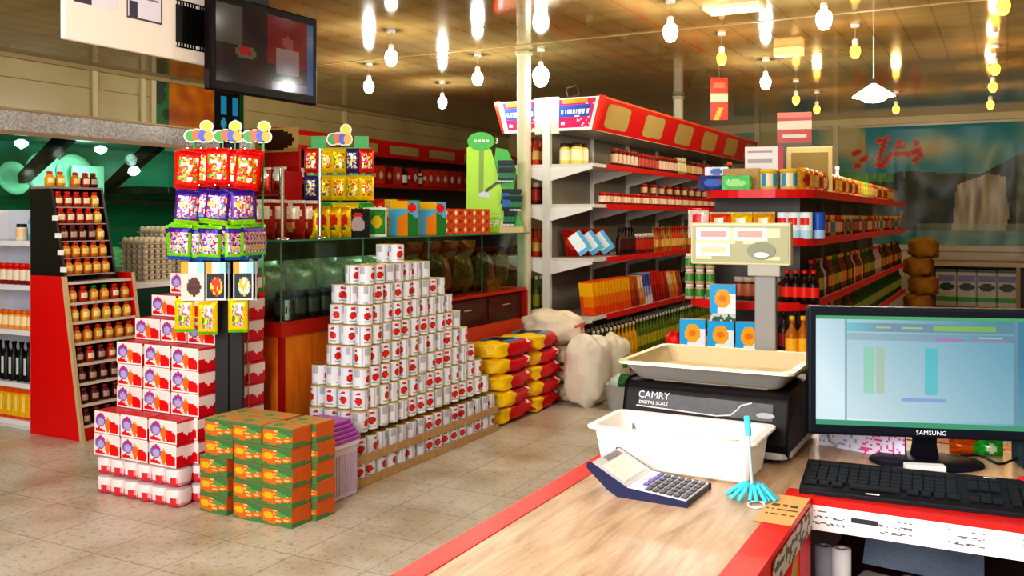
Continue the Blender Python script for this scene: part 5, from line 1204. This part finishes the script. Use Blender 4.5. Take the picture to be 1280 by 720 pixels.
# ---- calculator (screen at its left end)
cl = thing('calculator', 'large desk calculator with raised screen in front of white bin', 'calculator', (-.60, 1.69, T), math.radians(-2))
Lc = .092
prof = [(-.10, .047), (-.058, .012), (-.035, 0), (.095, 0), (.095, .010), (-.02, .0185), (-.093, .056), (-.10, .054)]
put('case', MB('plastic').prism(prof, 'y', -.068, .068, H('181c40')), parent=cl, bev=.002)
def cv(t):   # along the key slope
    return (-.02+(.095+.02)*t, .0192+(.0112-.0192)*t)
def slab(x0, z0, x1, z1, y0, y1, th, col, mat='plastic'):
    mb = MB(mat); return mb.prism([(x0, z0), (x1, z1), (x1, z1+th), (x0, z0+th)], 'y', y0, y1, col)
put('faceplate', slab(-.02, .0188, .093, .0106, -.064, .064, .0015, H('f6f4f8')), parent=cl)
put('screen_panel', slab(-.092, .0560, -.02, .0190, -.064, .064, .0015, H('d8d6d8')), parent=cl)
put('screen', slab(-.076, .0491, -.03, .0255, -.052, .052, .0015, H('f4f2e6'), 'gloss_print'), parent=cl)
put('solar_cell', slab(-.089, .0560, -.079, .0517, -.02, .045, .0012, H('8a8488'), 'gloss_print'), parent=cl)
t_ = MB('plastic').text('CITIZEN', (-.006, -.0, .0208), (0, 1, 0), (-1, 0, .1), .012, H('c04868')); put('lettering', t_, parent=cl)
for i in range(7):
    for j in range(5):
        t = .2+i*.12; x, z = cv(t); y = -.05+j*.024
        if i == 0 and j < 1: continue
        col = H('5c5ca8') if i == 0 else H('3c3c48')
        mbk = MB('plastic').box(-.0045, .0045, -.0085, .0085, 0, .003, col)
        put('key', mbk, (x, y, z+.001), parent=cl)

# ---- mop pen
mp_ = thing('mop_pen', 'toy pen with a turquoise mop head leaning against the bin', 'pen', (-.415, 1.725, T+.016))
top = Vector((-.022, .05, .118))
put('stick', MB('plastic').tube([(0, 0, 0), top*.9], .0032, H('9fb0bc')), parent=mp_)
put('tip', MB('plastic').tube([top*.78, top*1.06], .0062, H('4cc4dc')), parent=mp_)
mop = MB('plastic')
for i in range(16):
    a = 2*PI*i/16; r = random.uniform(.022, .04); mop.tube([(0, 0, .002), (r*.5*math.cos(a), r*.4*math.sin(a), .012), (r*math.cos(a)*1.1, r*.8*math.sin(a), -.008), (r*math.cos(a)*1.25, r*.9*math.sin(a), -.012)], .004, H('50c8dc'), n=6)
put('mop_head', mop, parent=mp_)
put('string_loop', MB('plastic').tube([(.015+.014*math.cos(t), -.035+.02*math.sin(t), -.013) for t in [2*PI*i/14 for i in range(14)]], .0018, H('f0f0f0'), n=6), parent=mp_)

# ---- weighing scale
sc_ = thing('weighing_scale', 'black electronic shop scale with steel tray and pole display', 'scale', (-.59, 2.15, T))
BC = H('151012')
body = [(-.155, .018), (-.16, .04), (-.135, .132), (-.12, .146), (.15, .146), (.17, .06), (.165, .018)]
put('body', MB('black_plastic').prism(body, 'x', -.185, .185, BC), parent=sc_, bev=.006)
put('lower_rim', MB('plastic').rbox(-.188, .188, -.165, .17, .010, .024, .03, H('b8b8b0')), parent=sc_)
def fp(u, z):   # point on the slanted front face
    t = (z-.04)/.092; return Vector((u, -.16+.025*t-.0012, z))
fr = MB('gloss_print'); fr.add([fp(-.15, .094), fp(.15, .086), fp(.15, .122), fp(-.15, .124)], [(0, 1, 2, 3)], H('100808')); put('front_band', fr, parent=sc_)
ln_ = MB('plastic'); path = [fp(-.155, .094), fp(.03, .088), fp(.06, .092), fp(.073, .103), fp(.082, .114), fp(.105, .121)]
ln_.tube(path, .0017, H('d8c4c4'), n=6); put('trim_line', ln_, parent=sc_)
nl = Vector((0, .025, .092)).normalized()
lt = MB('plastic'); lt.text('CAMRY', fp(-.115, .118), (1, 0, 0), nl, .022, H('c8c0c4'), lift=.002); lt.text('DIGITAL SCALE', fp(-.115, .102), (1, 0, 0), nl, .010, H('e8e0e0'), lift=.002); put('lettering', lt, parent=sc_)
bd = MB('gloss_print'); n = 18; bd.add([fp(.135+.02*math.cos(2*PI*i/n), .098+.006*math.sin(2*PI*i/n))+Vector((0, -.001, 0)) for i in range(n)], [tuple(range(n))], H('8a8284')); put('badge', bd, parent=sc_)
for sx in (-1, 1):
    for y in (-.13, .13): put('foot', MB('black_plastic').lathe([(.014, 0), (.012, .012)], 12, BLK, c=(sx*.15, y, 0)), parent=sc_)
put('tray_support', MB('metal').box(-.13, .13, -.1, .12, .146, .155, H('8a8a88')), parent=sc_)
put('tray', shell(.165, .125, .185, .155, .045, .004, H('e8d8b4'), 'bright_metal', H('aaa8a4')).xf(Matrix.Translation((0, 0, .150))), parent=sc_)
put('pole', MB('painted_metal').box(.036, .088, .172, .192, .05, .40, H('76736e')), parent=sc_, bev=.003)
put('pole_bracket', MB('painted_metal').box(.02, .1, .165, .198, .375, .405, H('8e8a7c')), parent=sc_, bev=.003)
hd_ = put('display_head', MB('painted_metal').rbox(-.125, .125, -.0, .035, 0, .105, .006, H('b8b090')), (.0, .165, .402), parent=sc_, bev=.003)
def dface(u, v):
    n = noise.noise(Vector((u*3, v*2, 2)))
    return H('8c8a66') if n > .08 or u > .93 or v < .05 or u < .03 or v > .95 else H('c4bd8e')
put('face', MB('gloss_print').grid((-.12, -.0012, .006), (.24, 0, 0), (0, 0, .093), 24, 12, dface), parent=hd_)
for (x0, x1, z0, z1, c_) in ((-.108, -.022, .062, .092, 'd0807a'), (-.012, .068, .062, .092, 'cc8474'), (-.108, -.022, .022, .052, 'd8a888')):
    sc1 = put('readout_frame', MB('painted_metal').box(x0, x1, -.003, -.0012, z0, z1, H('fbf8f4')), parent=hd_)
    put('readout', MB('gloss_print').box(x0+.01, x1-.01, -.0042, -.003, z0+.007, z1-.007, H(c_)), parent=sc1)
n = 20
put('emblem', MB('gloss_print').prism([(.055+.035*math.cos(2*PI*i/n), .036+.022*math.sin(2*PI*i/n)) for i in range(n)], 'y', -.003, -.0012, H('6e7056')).prism([(.055+.018*math.cos(2*PI*i/n), .026+.006*math.sin(2*PI*i/n)) for i in range(n)], 'y', -.004, -.003, H('fbfbf0')), parent=hd_)
cb = MB('plastic').tube([(.2, .1, .03), (.22, .06, .04), (.235, .02, .015), (.25, .05, .006), (.26, .12, .004)], .004, H('d8d4d0')); put('power_cable', cb, parent=sc_)

# ---- monitor
mo = thing('computer_monitor', 'wide black computer monitor showing a pale blue program window', 'monitor', (-.146, 2.13, T), math.radians(18))
Wm, Hm = .49, .27; zb = .062
put('frame', MB('black_plastic').box(-Wm/2, Wm/2, -.02, .02, zb, zb+Hm, H('141820')), parent=mo, bev=.006)
def scr(u, v):
    def m(a, b, t): t = max(0, min(1, t)); return tuple(p*(1-t)+q*t for p, q in zip(a, b))
    c = m(H('dceef4'), H('4c8298'), u*1.1+v*.35-.2)  # paler toward lower left: window reflection painted faintly into the screen colour
    if v > .965: return H('58a070')
    if v < .04: return H('4a9a78')
    if .13 < u < .86:
        if .06 < v < .94: c = m(H('ccdce0'), H('74a4b4'), u*.9+v*.4-.1)
        if .86 < v < .93: c = m(H('5cc0c4'), H('688088'), (u-.13)*6)
        if .87 < v < .92 and .51 < u < .77: c = H('8cb838')
        if .885 < v < .91 and (.26 < u < .33 or .37 < u < .46): c = H('b8c078')
        if .78 < v < .85: c = m(H('98b0b4'), H('6c7c90'), u)
        if .78 < v < .81 and (.52 < u < .64): c = H('b468a8')
        if .805 < v < .83 and .6 < u < .66: c = H('48b8b0')
        if .775 < v < .8 and .68 < u < .83: c = H('b87884')
        if .81 < v < .835 and .7 < u < .8: c = H('b0ccd8')
        if .3 < v < .72 and .21 < u < .255: c = H('88c8a0')
        if .3 < v < .72 and .265 < u < .30: c = H('a8b898')
        if .3 < v < .72 and .475 < u < .525: c = H('4cb8bc')
        if .24 < v < .27 and .37 < u < .56: c = H('7c8cc8')
        if u > .845 or u < .135: c = H('6c8894')
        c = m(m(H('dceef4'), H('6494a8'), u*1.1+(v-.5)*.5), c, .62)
    return c
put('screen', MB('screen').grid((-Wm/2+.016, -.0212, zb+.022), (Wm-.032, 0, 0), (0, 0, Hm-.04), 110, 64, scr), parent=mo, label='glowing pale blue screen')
put('lettering', MB('plastic').text('SAMSUNG', (0, -.0205, zb+.012), (1, 0, 0), (0, 0, 1), .013, H('e8ecf0'), lift=.001), parent=mo, label='white maker lettering')
put('neck', MB('black_plastic').prism([(-.028, .004), (.028, .004), (.022, .04), (.024, .14), (-.024, .14), (-.022, .04)], 'y', .022, .045, H('101018')), parent=mo)
put('base', MB('black_plastic').lathe([(.0, 0), (.95, 0), (1, .004), (.96, .009), (.3, .014), (0, .014)], 36, H('1a1a28')).xf(Matrix.Diagonal((.115, .075, 1, 1))), (0, .02, 0), parent=mo)
put('small_white_box', MB('matte_print').box(-.038, .038, -.012, .012, 0, .028, H('e8e4e0')), (-.146, 2.028, T), rz=.3, label='small white box in front of the monitor stand', cat='box', bev=.002)
# patterned paper left of stand
def ppf(u, v):
    n = noise.noise(Vector((u*16, v*9, 6)))
    return H('d85890') if u > .5 and abs(n) < .10 else (H('9aa0c8') if abs(n) < .05 else H('e4dcec'))
p0 = at(1019, 562, T); p1 = at(1128, 583, T)
dv = p1-p0
put('printed_packet', MB('gloss_print').grid((0, 0, 0), (dv.x, dv.y, 0), (0, 0, .1), 44, 22, ppf).grid((dv.x, dv.y+.03, 0), (-dv.x, -dv.y, 0), (0, 0, .1), 10, 5, lambda u, v: H('d8d0e0')).grid((dv.x, dv.y, 0), (0, .03, 0), (0, 0, .1), 2, 4, lambda u, v: H('702860')).grid((0, .03, 0), (0, -.03, 0), (0, 0, .1), 2, 4, lambda u, v: H('d8d0e0')).grid((0, 0, .1), (dv.x, dv.y, 0), (0, .03, 0), 4, 2, lambda u, v: H('d8d0e0')), (p0.x, p0.y+.05, T+.0005), label='white packet with pink and violet print under the monitor', cat='packet')
y = 2.29
put('green_wrapper', pouch(.09, .03, .03, blotch(H('e86a1c'), [(.7, .5, .25, .5, H('30b040'))]), 10, 6), (XA(1195, y)+.03, y, T), rz=.3, label='orange wrapper lying at the back of desk behind monitor', cat='wrapper')
put('green_wrapper', pouch(.05, .03, .035, blotch(H('2cae3c'), [(.5, .5, .25, .3, H('d8e8c0'))]), 10, 6), (XA(1238, y), y, T), rz=.2, label='green wrapper lying at the back of desk behind monitor', cat='wrapper')
put('black_cable', MB('plastic').tube([(XA(1200, 2.2)+.12*t, 2.25-.05*math.sin(t*3), T+.004+.012*math.sin(t*5)**2) for t in [i/10 for i in range(11)]], .0028, BLK), label='thin black cable curling behind the monitor stand', cat='cable')
put('red_cable', MB('plastic').tube([(XA(1245, 2.0)+.2*t, 2.04+.02*math.sin(t*3), T+.004+.002*math.sin(t*5)) for t in [i/10 for i in range(11)]], .0022, H('b02020')), label='thin red cable right of the monitor stand', cat='cable')
put('speaker_box', MB('black_plastic').box(-.05, .05, -.04, .04, 0, .07, H('22303c')), (XA(1290, 2.24)+.02, 2.24, T), rz=.3, label='dark blue-grey speaker at right edge behind the monitor', cat='speaker', bev=.006)

# ---- keyboard
kb = thing('keyboard', 'black computer keyboard at the front edge of the desk', 'keyboard', (-.125, 1.905, T), math.radians(4.5))
put('case', MB('black_plastic').prism([(-.085, 0), (.085, 0), (.085, .026), (.07, .028), (-.072, .014), (-.085, .010)], 'x', -.228, .228, H('1c1b1e')), parent=kb, bev=.002)
KM = MB('black_plastic').prism([(-.0075, -.0075), (.0075, -.0075), (.0075, .0075), (-.0075, .0075)], 'z', 0, .004, H('242326')).mesh('key')
def kz(y): return .0145+(y+.072)*.095+.0005
widths = 0
for r, y in enumerate((-.056, -.037, -.018, .001, .020, .046)):
    if r == 0: items = [(-.21, 1.3), (-.186, 1), (-.163, 1.2), (-.098, 5.4), (-.032, 1.2), (-.01, 1), (.012, 1), (.035, 1.3)]
    else: items = [(-.212+i*.0188, 1.0) for i in range(14)]
    if r in (0, 3, 4, 5): items += [(.068+i*.019, 1) for i in range(3)]
    if r == 1: items += [(.087, 1)]
    items += [(.136+i*.019, 1) for i in range(4)] if r < 5 else []
    for (x, w_) in items:
        put('key', KM, (x, y, kz(y)), parent=kb, rot=(.095, 0, 0), scale=(w_*1.08, 1.05, 1))
put('lettering', MB('plastic').text('|||', (-.10, -.0, 0), (1, 0, 0), (0, 1, 0), .008, WHITE).xf(Matrix.Translation((0, -.075, .0145))), parent=kb) if False else None
put('label_sticker', MB('matte_print').box(-.012, .012, -.003, .003, 0, .0006, H('f0f0f0')), (-.10, -.0785, .0125), parent=kb)
put('label_sticker', MB('matte_print').box(-.01, .01, -.002, .002, 0, .0006, H('f0f0f0')), (.10, .065, .0285), parent=kb)
rs = Vector((XA(1272, 1.96), 1.96, T))
put('red_pen', MB('plastic').rbox(-.009, .009, -.06, .06, 0, .03, .004, H('d01c20')), (rs.x+.035, rs.y+.0, T), rz=.5, label='red stapler-like clip at the right end of the keyboard', cat='clip')

# ================================================================ LIGHT, WORLD, CAMERA
def area(name, loc, target, size, size_y, e, col):
    L = bpy.data.lights.new(name, 'AREA'); L.shape = 'RECTANGLE'; L.size = size; L.size_y = size_y; L.energy = e; L.color = col
    o = bpy.data.objects.new(name, L); o.location = loc; d = Vector(target)-Vector(loc); o.rotation_euler = d.to_track_quat('-Z', 'Y').to_euler(); C.objects.link(o); return o
area('shop_window_daylight', (-1.6, -2.2, 1.9), (-2.0, 4, .9), 4.5, 2.2, 195, (.98, .98, 1))
area('door_daylight', (-1.3, -.9, 2.6), (-.5, 1.9, .98), 2.0, 1.2, 85, (1, .98, .96))
for i, (x, y, e) in enumerate(((-2.4, 1.9, 42), (-5.0, 2.6, 42), (-.9, 3.4, 15), (.9, 1.2, 26))):  # added fill points out of view, brightening the floor; no known fixtures
    L = bpy.data.lights.new('near_fill_light', 'POINT'); L.energy = e; L.color = (.97, .98, 1); L.shadow_soft_size = .12; L.specular_factor = .3
    o = bpy.data.objects.new('near_fill_light', L); o.location = (x, y, 2.72); C.objects.link(o)
wd = bpy.data.worlds.new('World'); bpy.context.scene.world = wd; wd.use_nodes = True
bgn = wd.node_tree.nodes['Background']; bgn.inputs[0].default_value = (1, .95, .86, 1); bgn.inputs[1].default_value = .42

cam = bpy.data.cameras.new('camera'); co_ = bpy.data.objects.new('camera', cam); C.objects.link(co_)
co_.location = (0, 0, EYE); co_.rotation_euler = (PI/2, 0, TH)
cam.sensor_width = 36; cam.lens = 36*F/1280; cam.shift_y = -88/1280; cam.clip_start = .02
bpy.context.scene.camera = co_
vs_ = bpy.context.scene.view_settings; vs_.view_transform = 'Standard'; vs_.look = 'Medium High Contrast'; vs_.exposure = 0.0
